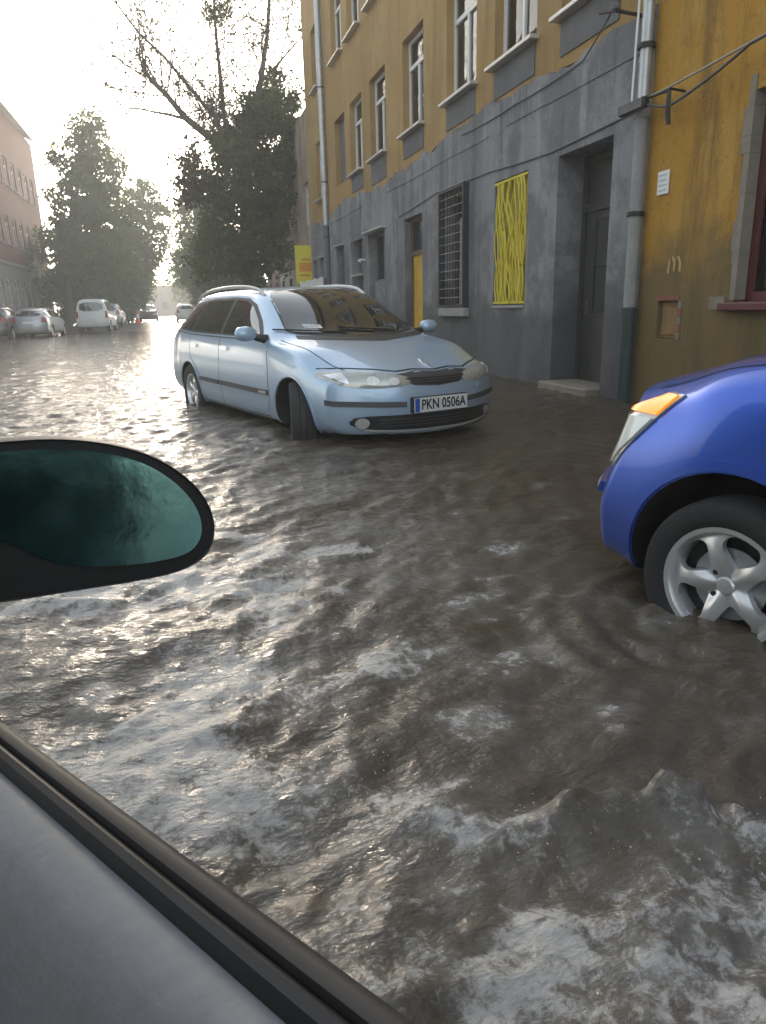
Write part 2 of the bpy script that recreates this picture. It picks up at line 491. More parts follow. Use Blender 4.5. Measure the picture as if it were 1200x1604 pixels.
_lat = np.random.RandomState(5).rand(256, 256).astype(np.float32)
def vnoise(x, y, seed=0):
    x = np.asarray(x, np.float32) + seed * 17.31; y = np.asarray(y, np.float32) + seed * 9.73
    xi = np.floor(x).astype(np.int32); yi = np.floor(y).astype(np.int32)
    fx = x - xi; fy = y - yi
    fx = fx * fx * fx * (fx * (fx * 6 - 15) + 10); fy = fy * fy * fy * (fy * (fy * 6 - 15) + 10)
    a = _lat[xi % 256, yi % 256]; b = _lat[(xi + 1) % 256, yi % 256]
    c = _lat[xi % 256, (yi + 1) % 256]; d = _lat[(xi + 1) % 256, (yi + 1) % 256]
    return (a * (1 - fx) + b * fx) * (1 - fy) + (c * (1 - fx) + d * fx) * fy
def fbm(x, y, oct=4, seed=0, gain=0.5):
    r = 0; a = 1.0; t = 0
    for i in range(oct):
        r = r + a * (vnoise(x * 2 ** i, y * 2 ** i, seed + i * 3) - 0.5); t += a; a *= gain
    return r / t * 2
def sstep(a, b, x):
    t = np.clip((x - a) / (b - a), 0, 1)
    return t * t * (3 - 2 * t)

def clear_glass():
    m, nt, b = nmat('clear_window_glass')
    N, L = nt.nodes, nt.links
    tr = N.new('ShaderNodeBsdfTransparent'); tr.inputs['Color'].default_value = (0.75, 0.78, 0.76, 1)
    gl = N.new('ShaderNodeBsdfGlossy'); gl.inputs['Roughness'].default_value = 0.03
    fr = N.new('ShaderNodeFresnel'); fr.inputs['IOR'].default_value = 1.6
    tc = N.new('ShaderNodeTexCoord'); nz = N.new('ShaderNodeTexNoise'); nz.inputs['Scale'].default_value = 1.7
    L.new(tc.outputs['Object'], nz.inputs['Vector'])
    bp = N.new('ShaderNodeBump'); bp.inputs['Strength'].default_value = 0.15; bp.inputs['Distance'].default_value = 0.05
    L.new(nz.outputs['Fac'], bp.inputs['Height']); L.new(bp.outputs[0], gl.inputs['Normal'])
    ms = N.new('ShaderNodeMixShader')
    L.new(fr.outputs[0], ms.inputs[0]); L.new(tr.outputs[0], ms.inputs[1]); L.new(gl.outputs[0], ms.inputs[2])
    L.new(ms.outputs[0], N['Material Output'].inputs['Surface'])
    return m
M['pane'] = clear_glass()

# ------------------------------------------------------------------ ground, road, pavement
struct(build('ground', MB().add([(-300, -60, -0.03), (300, -60, -0.03), (300, 600, -0.03), (-300, 600, -0.03)], [(0, 1, 2, 3)]), M['earth']))
def road_z(y):
    return float(0.0 + 0.30 * sstep(34, 60, np.array(y)))
mb = MB()
ys = [-16, 0, 20] + list(np.arange(30, 66, 2.0)) + [90, 130, 220, 420]
xs = np.linspace(-9.4, 6.0, 8)
vs = [(x, y, road_z(y) + 0.03 * math.cos((x + 1) / 7 * 1.5)) for y in ys for x in xs]
nx = len(xs)
mb.add(vs, [(j * nx + i, j * nx + i + 1, (j + 1) * nx + i + 1, (j + 1) * nx + i) for j in range(len(ys) - 1) for i in range(nx - 1)])
struct(build('road', mb, M['asphalt'], smooth=True))
mb = MB()
for j in range(len(ys) - 1):
    a, b = ys[j], ys[j + 1]
    za, zb = road_z(a) + 0.16, road_z(b) + 0.16
    o = [(-9.4, a, -0.2), (-9.4, b, -0.2), (-9.4, b, zb), (-9.4, a, za), (-9.56, b, zb + .004), (-9.56, a, za + .004), (-16, b, zb + .02), (-16, a, za + .02)]
    mb.add(o, [(0, 1, 2, 3), (3, 2, 4, 5), (5, 4, 6, 7)])
struct(build('pavement', mb, M['paving']))

# ------------------------------------------------------------------ flood water
def axis(segs):
    out = [segs[0][0]]
    for a, b, s0, s1 in segs:
        x = a
        while x < b - 1e-6:
            t = (x - a) / (b - a)
            x = min(b, x + s0 + (s1 - s0) * t)
            out.append(x)
    return np.array(out, np.float32)
wx = axis([(-9.42, -1.3, 0.13, 0.02), (-1.3, 3.3, 0.017, 0.017), (3.3, XF + 0.45, 0.03, 0.06)])
wy = axis([(-14, -1, 0.6, 0.1), (-1, 0.4, 0.06, 0.018), (0.4, 4.4, 0.0165, 0.0165), (4.4, 20, 0.0165, 0.085), (20, 62, 0.085, 0.25)])
X, Y = np.meshgrid(wx, wy)
# own car frame: u ahead, v to the right
OWN_H = R(30.0)
OU = np.array([-math.sin(OWN_H), math.cos(OWN_H)]); OV = np.array([math.cos(OWN_H), math.sin(OWN_H)])
U = X * OU[0] + Y * OU[1]; V = X * OV[0] + Y * OV[1]
Z = np.zeros_like(X)
rs = np.random.RandomState(11)
wd = np.hypot(X - 0.2, Y - 1.0)
# general chop, stronger on the driven side of the street, calmer by the wall
calm = 0.70 + 0.30 * sstep(3.9, 0.2, X + 0.10 * Y)
far = 0.30 + 0.70 * sstep(26, 5, Y)
WX = X + 0.10 * fbm(X * 1.3, Y * 1.3, 3, 41); WY = Y + 0.10 * fbm(X * 1.3, Y * 1.3, 3, 57)
chop = np.zeros_like(X)
for i in range(46):
    lam = 0.075 * (11 ** (i / 45.0))
    ang = R(118) + rs.normal(0, 0.55)
    kx, ky = math.cos(ang) * 2 * math.pi / lam, math.sin(ang) * 2 * math.pi / lam
    ph = rs.rand() * 6.28
    grp = 0.35 + 1.3 * vnoise(X / (lam * 3.2), Y / (lam * 3.2), 60 + i)
    s = np.sin(kx * WX + ky * WY + ph)
    chop += (0.0085 if lam > 0.35 else 0.0150) * lam ** 0.95 * grp * (s + 0.35 * np.abs(s))
lump = fbm(X * 2.2 + 3, Y * 2.6, 4, 3, 0.55)
Z += calm * far * (chop * 0.52 + 0.008 * lump)
# wash thrown off the side of the car we sit in, bounded by a breaking bow wave running back and outward
vedge = np.where(U < 0.95, 0.90 + (0.95 - U) * 0.80, 0.90 + (U - 0.95) * 0.55) + 0.10 * fbm(U * 3, V * 3, 3, 33)
near = sstep(0.30, -0.45, V - vedge) * sstep(4.2, 2.0, U) * sstep(-3.0, -0.5, U)
rid = 1 - np.abs(fbm(WX * 3.0 + 1.2 * lump, WY * 3.0, 4, 23, 0.55)) * 2.2
rid2 = 1 - np.abs(fbm(WX * 8.0 + lump, WY * 8.0 + lump, 4, 29, 0.55)) * 2.0
Z += near * (0.013 * rid + 0.010 * rid2 - 0.008)
on = sstep(1.15, 0.80, U) * sstep(-0.4, 0.1, U)
cr = np.exp(-((V - vedge) / 0.07) ** 2) * on
cr2 = cr * (0.25 + 1.1 * vnoise(WX * 9, WY * 9, 91) + 0.7 * vnoise(WX * 26, WY * 26, 95) ** 2)
Z += 0.055 * cr2 * (0.35 + 1.1 * sstep(0.35, 0.8, vnoise(U * 4.2 + 3, V * 1.5, 99)))
# rings and wash round the blue car's wheel and the estate
def ringwave(cx, cy, r0, amp, lam, width):
    d = np.hypot(X - cx, Y - cy)
    return amp * np.cos((d - r0) * 2 * math.pi / lam) * np.exp(-((d - r0) / width) ** 2)
Z += ringwave(1.72, 1.86, 0.38, 0.008, 0.13, 0.25) + ringwave(1.0, 6.3, 0.5, 0.010, 0.22, 0.45)
lace = np.clip(0.5 + 0.9 * fbm(WX * 2.4 + lump, WY * 2.4, 5, 77, 0.6), 0, 1)
foam_glint = near * (0.14 + 0.62 * lace) * (0.62 + 0.38 * sstep(0.2, 1.2, U)) + 0.70 * cr * (0.2 + lace) + 0.22 * np.clip(rid, 0, 1) * near
foam_glint += 0.34 * calm * far * sstep(0.0, 0.7, fbm(X * 0.9, Y * 0.9, 4, 88)) + 0.40 * sstep(2.6, 0.6, X + 0.12 * Y) * sstep(16, 3, Y) * (0.3 + lace)
foam_glint += 0.62 * sstep(0.22, 0.50, fbm(X * 3.1 + 0.8 * Y, Y * 4.6 - 1.2 * X, 4, 131, 0.55)) * sstep(8, 3, Y) * sstep(3.2, 1.6, X)  # pale patches painted in place of sky reflections on the brown water
foam_glint += 0.25 * np.exp(-((np.hypot(X - 1.72, Y - 1.86) - 0.3) / 0.07) ** 2) * lace
ny_, nx_ = X.shape
verts = np.stack([X, Y, Z + WATER], -1).reshape(-1, 3).astype(np.float32)
ii = np.arange(ny_ * nx_).reshape(ny_, nx_)
quads = np.stack([ii[:-1, :-1], ii[:-1, 1:], ii[1:, 1:], ii[1:, :-1]], -1).reshape(-1, 4).astype(np.int32)
me = bpy.data.meshes.new('water')
me.vertices.add(len(verts)); me.vertices.foreach_set('co', verts.ravel())
me.loops.add(quads.size); me.loops.foreach_set('vertex_index', quads.ravel())
me.polygons.add(len(quads)); me.polygons.foreach_set('loop_start', np.arange(0, quads.size, 4, dtype=np.int32))
me.update(calc_edges=True)
me.polygons.foreach_set('use_smooth', np.ones(len(quads), bool))
fa = me.attributes.new('foam_glint', 'FLOAT', 'POINT'); fa.data.foreach_set('value', np.clip(foam_glint, 0, 1.2).astype(np.float32).ravel())
struct(link('water', me, M['water']))

# drops thrown up along the breaking wave
rd = random.Random(77)
sp_ = MB()
OCT = [(1, 0, 0), (-1, 0, 0), (0, 1, 0), (0, -1, 0), (0, 0, 1), (0, 0, -1)]
OCF = [(0, 2, 4), (2, 1, 4), (1, 3, 4), (3, 0, 4), (2, 0, 5), (1, 2, 5), (3, 1, 5), (0, 3, 5)]
for k in range(700):
    uu = rd.uniform(0.05, 1.1)
    vv = 0.90 + abs(0.95 - uu) * 0.80 * (1 if uu < .95 else .6) + rd.gauss(0, .07)
    cl = max(0, math.sin(uu * 9.0 + 1.0)) * max(0, math.sin(uu * 23.0))
    hgt = WATER + .015 + abs(rd.gauss(0, .012)) + cl * abs(rd.gauss(0, .055))
    x, y = OU[0] * uu + OV[0] * vv, OU[1] * uu + OV[1] * vv
    r = rd.uniform(.0007, .0026) * (1.0 if hgt < WATER + .06 else .8)
    sp_.add([(x + a * r, y + b * r * 1.3, hgt + c * r) for a, b, c in OCT], OCF)
spo = build('spray_drops', sp_, M['spray'], smooth=True, angle=180)
tag(spo, 'fine drops of spray over the breaking wash beside the viewer\'s car', None, None, 'stuff')

# ------------------------------------------------------------------ facades
KS = XF / 4.4
def FY(y): return y * KS
def FZ(z): return CAM_H + (z - CAM_H) * KS

def wall_open(x, y0, y1, z0, z1, ops, depth, step=None, top=None, sgn=1):
    """wall in the plane x with rectangular openings and their reveals; sgn=1 faces -x, depth goes +x"""
    yc = sorted(set([y0, y1] + [o[0] for o in ops] + [o[1] for o in ops]))
    zc = sorted(set([z0, z1] + [o[2] for o in ops] + [o[3] for o in ops]))
    if step:
        yy = [yc[0]]
        for a, b in zip(yc, yc[1:]):
            n = max(1, int((b - a) / step))
            yy += [a + (b - a) * (k + 1) / n for k in range(n)]
        yc = yy
    mb = MB()
    nz = len(zc)
    vs = []
    for y in yc:
        for z in zc:
            zz = z
            if top and abs(z - z1) < 1e-6: zz = z + top(y)
            vs.append((x, y, zz))
    fs = []
    for i in range(len(yc) - 1):
        for j in range(nz - 1):
            cy, cz = (yc[i] + yc[i + 1]) / 2, (zc[j] + zc[j + 1]) / 2
            if any(o[0] < cy < o[1] and o[2] < cz < o[3] for o in ops): continue
            fs.append((i * nz + j, i * nz + j + 1, (i + 1) * nz + j + 1, (i + 1) * nz + j))
    mb.add(vs, fs)
    xb = x + sgn * depth
    for a, b, c, d in ops:
        mb.add([(x, a, c), (x, b, c), (x, b, d), (x, a, d), (xb, a, c), (xb, b, c), (xb, b, d), (xb, a, d)],
               [(0, 1, 5, 4), (1, 2, 6, 5), (2, 3, 7, 6), (3, 0, 4, 7)])
    return mb

def window(parent, x, y0, y1, z0, z1, mat, cols=2, trans=0.68, fw=0.055, curtain=None, room=True, sgn=1, name='window'):
    """frame (the part) with panes, room behind and optional curtain as its sub-parts; x = outer face of the frame"""
    s = sgn
    def bx(mb, xa, xb, *r): mb.box(min(x + s * xa, x + s * xb), max(x + s * xa, x + s * xb), *r)
    mb = MB()
    bx(mb, 0, .07, y0, y0 + fw, z0, z1); bx(mb, 0, .07, y1 - fw, y1, z0, z1)
    bx(mb, .003, .067, y0 + fw, y1 - fw, z0, z0 + fw); bx(mb, .003, .067, y0 + fw, y1 - fw, z1 - fw, z1)
    zt = z0 + (z1 - z0) * trans if trans else z1 - fw
    if trans: bx(mb, -.01, .06, y0 + fw, y1 - fw, zt - .035, zt + .035)
    cells = []
    for k in range(cols):
        a = y0 + fw + (y1 - y0 - 2 * fw) * k / cols; b = y0 + fw + (y1 - y0 - 2 * fw) * (k + 1) / cols
        if k: bx(mb, -.006, .062, a - .035, a + .035, z0 + fw, zt - .035 if trans else z1 - fw)
        cells.append((a + (.035 if k else 0), b - (.035 if k < cols - 1 else 0), z0 + fw, zt - .035 if trans else z1 - fw))
    if trans: cells.append((y0 + fw, y1 - fw, zt + .035, z1 - fw))
    w = build(name, mb, mat, parent, True)
    ORIG[w.name] = ORIG[parent.name]
    for c in cells:
        p = MB(); bx(p, .028, .036, *c)
        build('pane', p, M['pane'], w, True)
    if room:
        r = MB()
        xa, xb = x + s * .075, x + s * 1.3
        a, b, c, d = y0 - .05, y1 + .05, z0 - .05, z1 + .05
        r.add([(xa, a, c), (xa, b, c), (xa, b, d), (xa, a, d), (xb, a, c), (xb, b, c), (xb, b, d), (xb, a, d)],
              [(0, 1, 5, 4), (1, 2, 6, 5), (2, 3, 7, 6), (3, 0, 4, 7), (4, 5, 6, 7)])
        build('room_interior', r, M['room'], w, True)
    if curtain:
        ca, cb, cz0, cz1 = curtain
        n = 40
        cv = []
        for k in range(n + 1):
            y = ca + (cb - ca) * k / n
            dx = x + s * (.14 + .018 * math.sin(k * 1.9) + .008 * math.sin(k * .7))
            cv += [(dx, y, cz0), (dx, y, cz1)]
        build('curtain', MB().add(cv, [(2 * k, 2 * k + 1, 2 * k + 3, 2 * k + 2) for k in range(n)]), M['curtain'], w, True, smooth=True)
    return w

def text_mesh(txt, size, depth=0.002):
    cu = bpy.data.curves.new('lettering', 'FONT')
    cu.body = txt; cu.size = size; cu.offset = size * .018; cu.extrude = depth; cu.align_x = 'CENTER'; cu.align_y = 'CENTER'; cu.resolution_u = 3
    o = bpy.data.objects.new('lettering_tmp', cu); COL.objects.link(o)
    dg = bpy.context.evaluated_depsgraph_get()
    me = bpy.data.meshes.new_from_object(o.evaluated_get(dg))
    bpy.data.objects.remove(o); bpy.data.curves.remove(cu)
    return me

# ---- the long tenement: grey ground floor, ochre above
YB0, YB1, HB = 6.86, FY(23.9), 10.9
ten = empty('tenement_house', (XF, YB0, 0), label='long tenement with grey cement ground floor and ochre upper storeys behind the light blue estate', cat='building')
W2 = [(7.02, 8.2), (8.78, 9.98), (10.60, 11.78), (12.88, 14.05), (15.2, 16.4), (17.1, 18.22), (18.8, 19.95), (21.75, 22.6)]
W2 = [(FY(a), FY(b)) for a, b in W2]
rows = [(FZ(4.22), FZ(5.74)), (FZ(7.06), FZ(8.58))]
up_ops = [(a, b, z0, z1) for z0, z1 in rows for a, b in W2]
ZG = FZ(3.74)
g_ops = [(FY(6.97), FY(8.08), 0.20, FZ(2.80)), (FY(8.83), FY(9.82), FZ(1.18), FZ(2.79)), (FY(10.76), FY(11.82), FZ(1.17), FZ(2.92)),
         (FY(12.92), FY(13.97), 0.22, FZ(2.78)), (FY(15.35), FY(16.72), FZ(1.0), FZ(2.74)), (FY(17.25), FY(18.4), 0.3, FZ(2.74)),
         (FY(19.2), FY(20.15), FZ(.9), FZ(2.72)), (FY(21.9), FY(22.5), FZ(1.1), FZ(2.6)), (FY(23.0), FY(23.5), FZ(1.1), FZ(2.6))]
mb = wall_open(XF, YB0, YB1, ZG - 0.35, HB, up_ops, 0.22)
# end wall and back, so the house is a solid block
mb.add([(XF, YB1, -.2), (XF + 9, YB1, -.2), (XF + 9, YB1, HB), (XF, YB1, HB), (XF, YB0, ZG - .35), (XF + 9, YB0, ZG - .35), (XF + 9, YB0, HB), (XF, YB0, HB)], [(0, 1, 2, 3), (4, 7, 6, 5), (7, 3, 2, 6)])
build('upper_wall', mb, M['ochre'], ten, True)
rr = random.Random(3)
_rag = {}
def rag(y):
    k = round(y, 3)
    if k not in _rag:
        base = 0.05 * math.sin(y * 1.3) + 0.035 * math.sin(y * 4.1 + 1) + rr.uniform(-.03, .03)
        if FY(13.0) < y < FY(16.9): base -= 0.16 * math.sin((y - FY(13)) / (FY(3.9)) * math.pi) + (.07 if rr.random() < .4 else 0)
        if y > FY(19.8): base -= 0.12
        _rag[k] = base
    return _rag[k]
XG = XF - 0.035
mb = wall_open(XG, YB0, YB1, -0.2, ZG, g_ops, 0.42, step=0.16, top=rag)
# the coat has thickness: broken top edge turns back to the wall
yy = sorted(set(round(v[1], 4) for v in mb.v))
tv = []
for y in yy:
    t = ZG + rag(y)
    tv += [(XG, y, t), (XF + 0.01, y, t + 0.012)]
mb.add(tv, [(2 * k, 2 * k + 1, 2 * k + 3, 2 * k + 2) for k in range(len(yy) - 1)])
mb.add([(XG, YB0, -.2), (XF + .5, YB0, -.2), (XF + .5, YB0, ZG + rag(YB0)), (XG, YB0, ZG + rag(YB0))], [(0, 1, 2, 3)])
build('ground_floor_coat', mb, M['greycoat'], ten, True)
# plaster band: two shallow courses on the grey floor
for zc, hh in ((FZ(3.40), 0.022),):
    y = YB0 + .02
    while y < YB1 - .2:
        y2 = min(y + rr.uniform(.3, 1.3), YB1 - .02)
        if rr.random() < .65:
            build('plaster_course', MB().box(XG - .012, XG + .004, y, y2 - .004, zc + rr.uniform(-.012, .012), zc + hh + rr.uniform(-.006, .006)), M['greycoat'], ten, True)
        y = y2
# dark painted aprons under the first-floor sills
for i, (a, b) in enumerate(W2[:7]):
    if i == 6: continue
    m_ = MB().box(XF - .016, XF + .01, a + .02, b - .02, ZG + 0.08 if i != 4 else ZG - .02, rows[0][0] - .075)
    build('apron_panel', m_, M['greydark'], ten, True)
for r_, (z0, z1) in enumerate(rows):
    for i, (a, b) in enumerate(W2):
        if (r_, i) == (0, 6):
            build('blocked_window', MB().box(XF + .16, XF + .24, a, b, z0, z1), M['greydark'], ten, True)
            continue
        cur = None
        if (r_, i) in ((0, 1), (0, 2), (0, 4), (1, 4), (1, 2), (0, 0)):
            cur = (a + .08, a + .45 * (b - a), z0 + .1, z1 - .1)
        w = window(ten, XF + .13, a, b, z0, z1, M['white'], 2, .70, .07, cur)
        s = MB()
        s.box(XF - .13, XF + .12, a - .07, b + .07, z0 - .055, z0 - .004)
        build('sill', s, M['sillmetal'], w, True, bevel=.008)
# ---- ground floor: entrance
y0, y1, z0, z1 = g_ops[0]
xd = XF + 0.34
d = MB()
d.box(xd - .02, xd + .08, y0, y0 + .09, z0, z1); d.box(xd - .02, xd + .08, y1 - .09, y1, z0, z1)
d.box(xd - .018, xd + .078, y0 + .09, y1 - .09, z1 - .09, z1); d.box(xd - .03, xd + .078, y0 + .09, y1 - .09, FZ(2.20), FZ(2.28))
ent = build('entrance_door', d, M['doorpaint'], ten, True); ORIG[ent.name] = ORIG[ten.name]
build('transom_panel', MB().box(xd + .03, xd + .06, y0 + .09, y1 - .09, FZ(2.28), z1 - .09), M['doorpaint'], ent, True)
lf = MB()
la, lb = y0 + .095, y1 - .095
lf.box(xd, xd + .05, la, la + .13, z0 + .03, FZ(2.19)); lf.box(xd, xd + .05, lb - .22, lb, z0 + .03, FZ(2.19))
lf.box(xd + .002, xd + .048, la + .13, lb - .22, z0 + .03, FZ(1.08)); lf.box(xd + .002, xd + .048, la + .13, lb - .22, FZ(2.10), FZ(2.19))
lf.box(xd + .004, xd + .046, la + .13, lb - .22, FZ(1.60), FZ(1.63))
build('door_leaf', lf, M['doorpaint'], ent, True)
build('door_pane', MB().box(xd + .02, xd + .028, la + .13, lb - .22, FZ(1.08), FZ(1.60)), M['doorglass'], ent, True)
build('door_pane', MB().box(xd + .02, xd + .028, la + .13, lb - .22, FZ(1.63), FZ(2.10)), M['doorglass'], ent, True)
build('door_backing', MB().box(xd + .082, xd + .1, y0, y1, z0, z1), M['room'], ent, True)
h = MB(); h.tube([(xd - .005, lb - .1, 1.15), (xd - .06, lb - .1, 1.15), (xd - .06, lb - .22, 1.15)], .011, 8)
h.box(xd - .012, xd - .002, lb - .125, lb - .075, 1.05, 1.22)
build('door_handle', h, M['chrome'], ent, True, smooth=True)
build('door_step', MB().box(XF - .22, XF + .34, y0 + .01, y1 - .01, 0.0, 0.235), M['sand'], ten, True, bevel=.015)
# ---- window with the yellow bars
y0, y1, z0, z1 = g_ops[1]
w = window(ten, XF + .17, y0, y1, z0, z1, M['brown'], 2, None, .05)
build('blind', MB().box(XG + .05, XG + .065, y0 + .012, y1 - .012, z0 + .02, z1 - .02), M['yellowback'], w, True)
build('sill', MB().box(XG - .02, XF + .16, y0 + .005, y1 - .005, z0 - .03, z0 + .012), M['concrete'], w, True)
gr = build('window_grille', MB().box(XG - .004, XG + .014, y0 + .01, y1 - .01, z1 - .05, z1 - .02), M['yellow'], ten, True)
ORIG[gr.name] = ORIG[ten.name]
build('grille_rail', MB().box(XG - .004, XG + .014, y0 + .01, y1 - .01, z0 + .03, z0 + .06), M['yellow'], gr, True)
gb = random.Random(12)
nb = 20
for k in range(nb):
    base = y0 + .05 + (y1 - y0 - .1) * (k + .5) / nb
    amp = gb.uniform(.05, .13); lam = gb.uniform(.8, 1.5); ph = (k % 2) * math.pi + gb.uniform(-.5, .5)
    pts = []
    for j in range(19):
        z = z0 + .03 + (z1 - z0 - .05) * j / 18
        y = min(max(base + amp * math.sin((z - z0) / lam * 2 * math.pi + ph), y0 + .02), y1 - .02)
        pts.append((XG + .004 + (k % 3) * .008 - .01, y, z))
    build('grille_bar', MB().tube(pts, gb.uniform(.007, .012), 6), M['yellow'], gr, True, smooth=True)
for k in range(9):   # bundled slats low on the grille
    y = y0 + .12 + k * (y1 - y0 - .3) / 9 + gb.uniform(-.02, .02)
    build('grille_bar', MB().tube([(XG + .02, y + gb.uniform(-.08, .08), z0 + .04), (XG + .024, y, z0 + gb.uniform(.6, .8)), (XG + .02, y + gb.uniform(-.05, .05), z0 + gb.uniform(.9, 1.1))], .017, 6), M['yellow'], gr, True, smooth=True)
# ---- window with the dark mesh cage
y0, y1, z0, z1 = g_ops[2]
w = window(ten, XF + .16, y0, y1, z0, z1, M['brown'], 2, .74, .06, (y0 + .55, y1 - .07, z0 + .06, z0 + .9))
build('white_mullion', MB().box(XF + .125, XF + .155, y1 - .43, y1 - .36, z0 + .05, z1 - .42), M['white'], w, True)
build('sill', MB().box(XG - .10, XF + .15, y0 - .05, y1 + .05, z0 - .15, z0 - .01), M['concrete'], w, True, bevel=.012)
cx0 = XG - .10
cg = MB()
for (a, b, c, e) in ((y0 - .02, y0 + .03, z0 - .004, z1 + .03), (y1 - .03, y1 + .02, z0 - .004, z1 + .03), (y0 + .03, y1 - .03, z1 - .02, z1 + .03), (y0 + .03, y1 - .03, z0 - .004, z0 + .04)):
    cg.box(cx0, cx0 + .035, a, b, c, e)
for a in (y0 - .016, y1 - .014):
    cg.box(cx0 + .035, XG + .006, a, a + .03, z0 - .002, z1 + .028)
cage = build('window_cage', cg, M['iron'], ten, True); ORIG[cage.name] = ORIG[ten.name]
build('cage_top', MB().box(cx0 - .006, XG + .004, y0 - .022, y1 + .022, z1 + .031, z1 + .04), M['zinc'], cage, True)
for k in range(1, 13):
    z = z0 + .02 + (z1 - z0) * k / 13
    build('cage_wire', MB().tube([(cx0 + .012, y0 + .02, z), (cx0 + .012, y1 - .02, z)], .0042, 6), M['wire'] if k % 1 == 0 else M['iron'], cage, True, smooth=True)
for k in range(1, 9):
    y = y0 + (y1 - y0) * k / 9
    build('cage_bar', MB().tube([(cx0 + .022, y, z0 + .02), (cx0 + .022, y, z1)], .007, 6), M['iron'], cage, True, smooth=True)
# ---- second doorway with the amber door
y0, y1, z0, z1 = g_ops[3]
xd = XF + .10
d = MB()
d.box(xd, xd + .07, y0, y0 + .07, z0, z1); d.box(xd, xd + .07, y1 - .07, y1, z0, z1); d.box(xd + .002, xd + .068, y0 + .07, y1 - .07, z1 - .07, z1)
d.box(xd - .01, xd + .066, y0 + .07, y1 - .07, FZ(2.12), FZ(2.2))
dr = build('side_door', d, M['brown'], ten, True); ORIG[dr.name] = ORIG[ten.name]
build('transom_pane', MB().box(xd + .03, xd + .04, y0 + .07, y1 - .07, FZ(2.2), z1 - .07), M['glass'], dr, True)
n = 6
for k in range(n):
    a = y0 + .072 + (y1 - y0 - .144) * k / n
    build('door_plank', MB().box(xd + .02 + .006 * (k % 2), xd + .06, a + .003, a + (y1 - y0 - .144) / n - .003, z0 + .02, FZ(2.115)), M['amberdoor'], dr, True, bevel=.006)
build('doorstep', MB().box(XF - .12, XF + .3, y0 + .01, y1 - .01, 0, .225), M['concrete'], ten, True, bevel=.012)
# ---- far openings of the ground floor
y0, y1, z0, z1 = g_ops[4]
zm = FZ(1.75)
w = window(ten, XF + .16, y0, y1, zm, z1, M['greydark'], 2, None, .05)
build('bricked_up_opening', MB().box(XF + .10, XF + .25, y0, y1, z0, zm - .004), M['greycoat'], ten, True)
build('window_hood', MB().box(XG - .14, XG + .004, y0 - .1, y1 + .1, z1 + .03, z1 + .07), M['sillmetal'], ten, True, bevel=.006)
y0, y1, z0, z1 = g_ops[5]
d = MB().box(XF + .2, XF + .26, y0, y1, z0, z1)
dd = build('plain_door', d, M['doorpaint'], ten, True); ORIG[dd.name] = ORIG[ten.name]
build('door_panel', MB().box(XF + .185, XF + .203, y0 + .15, y1 - .15, 1.3, 2.3), M['greydark'], dd, True)
build('door_panel', MB().box(XF + .185, XF + .203, y0 + .15, y1 - .15, .4, 1.15), M['greydark'], dd, True)
build('door_lamp', MB().tube([(XG, y0 - .25, FZ(2.25)), (XG - .12, y0 - .25, FZ(2.25)), (XG - .16, y0 - .25, FZ(2.2))], [.02, .03, .06], 10), M['white'], ten, True, smooth=True)
build('letter_ledge', MB().box(XG - .05, XG + .3, y0 + .05, y1 - .05, FZ(1.93), FZ(1.96)), M['sillmetal'], ten, True)
for k in (6, 7, 8):
    y0, y1, z0, z1 = g_ops[k]
    w = window(ten, XF + .16, y0, y1, z0, z1, M['greydark'], 1, .7, .05)
    build('window_hood', MB().box(XG - .10, XG + .004, y0 - .06, y1 + .06, z1 + .03, z1 + .06), M['sillmetal'], ten, True)
# cornice
build('cornice', MB().box(XF - .30, XF + .2, YB0, YB1 + .1, HB + .003, HB + .28).box(XF - .18, XF - .004, YB0 + .01, YB1 + .05, HB - .22, HB - .003), M['ochre'], ten, True)
build('roof', MB().add([(XF - .32, YB0, HB + .283), (XF - .32, YB1 + .1, HB + .283), (XF + 9, YB1 + .1, HB + 1.2), (XF + 9, YB0, HB + 1.2)], [(0, 1, 2, 3)]), M['roof'], ten, True)

# ---- the ochre house next to it (runs on past the camera)
och = empty('ochre_house', (XF, -5, 0), label='deep ochre weathered house with oxblood window frame behind the dark blue car', cat='building')
XO = XF - 0.01
o_ops = [(FY(3.75), FY(5.12), FZ(1.18), FZ(2.72)), (FY(.9), FY(2.3), FZ(1.18), FZ(2.72)), (-3.6, -2.1, FZ(1.18), FZ(2.72))]
o_ops += [(a, b, FZ(z), FZ(z + 1.5)) for z in (4.22, 7.06) for a, b in [(o[0], o[1]) for o in o_ops]]
mb = wall_open(XO, -5, YB0 - .004, -.2, 10.3, o_ops + [(FY(5.80), FY(6.10), FZ(.86), FZ(1.20))], 0.24)
mb.add([(XO, -5, -.2), (XO + 9, -5, -.2), (XO + 9, -5, 10.3), (XO, -5, 10.3), (XO, YB0 - .004, 10.3), (XO + 9, YB0 - .004, 10.3)], [(0, 1, 2, 3), (3, 2, 5, 4)])
build('wall', mb, M['ochre_deep'], och, True)
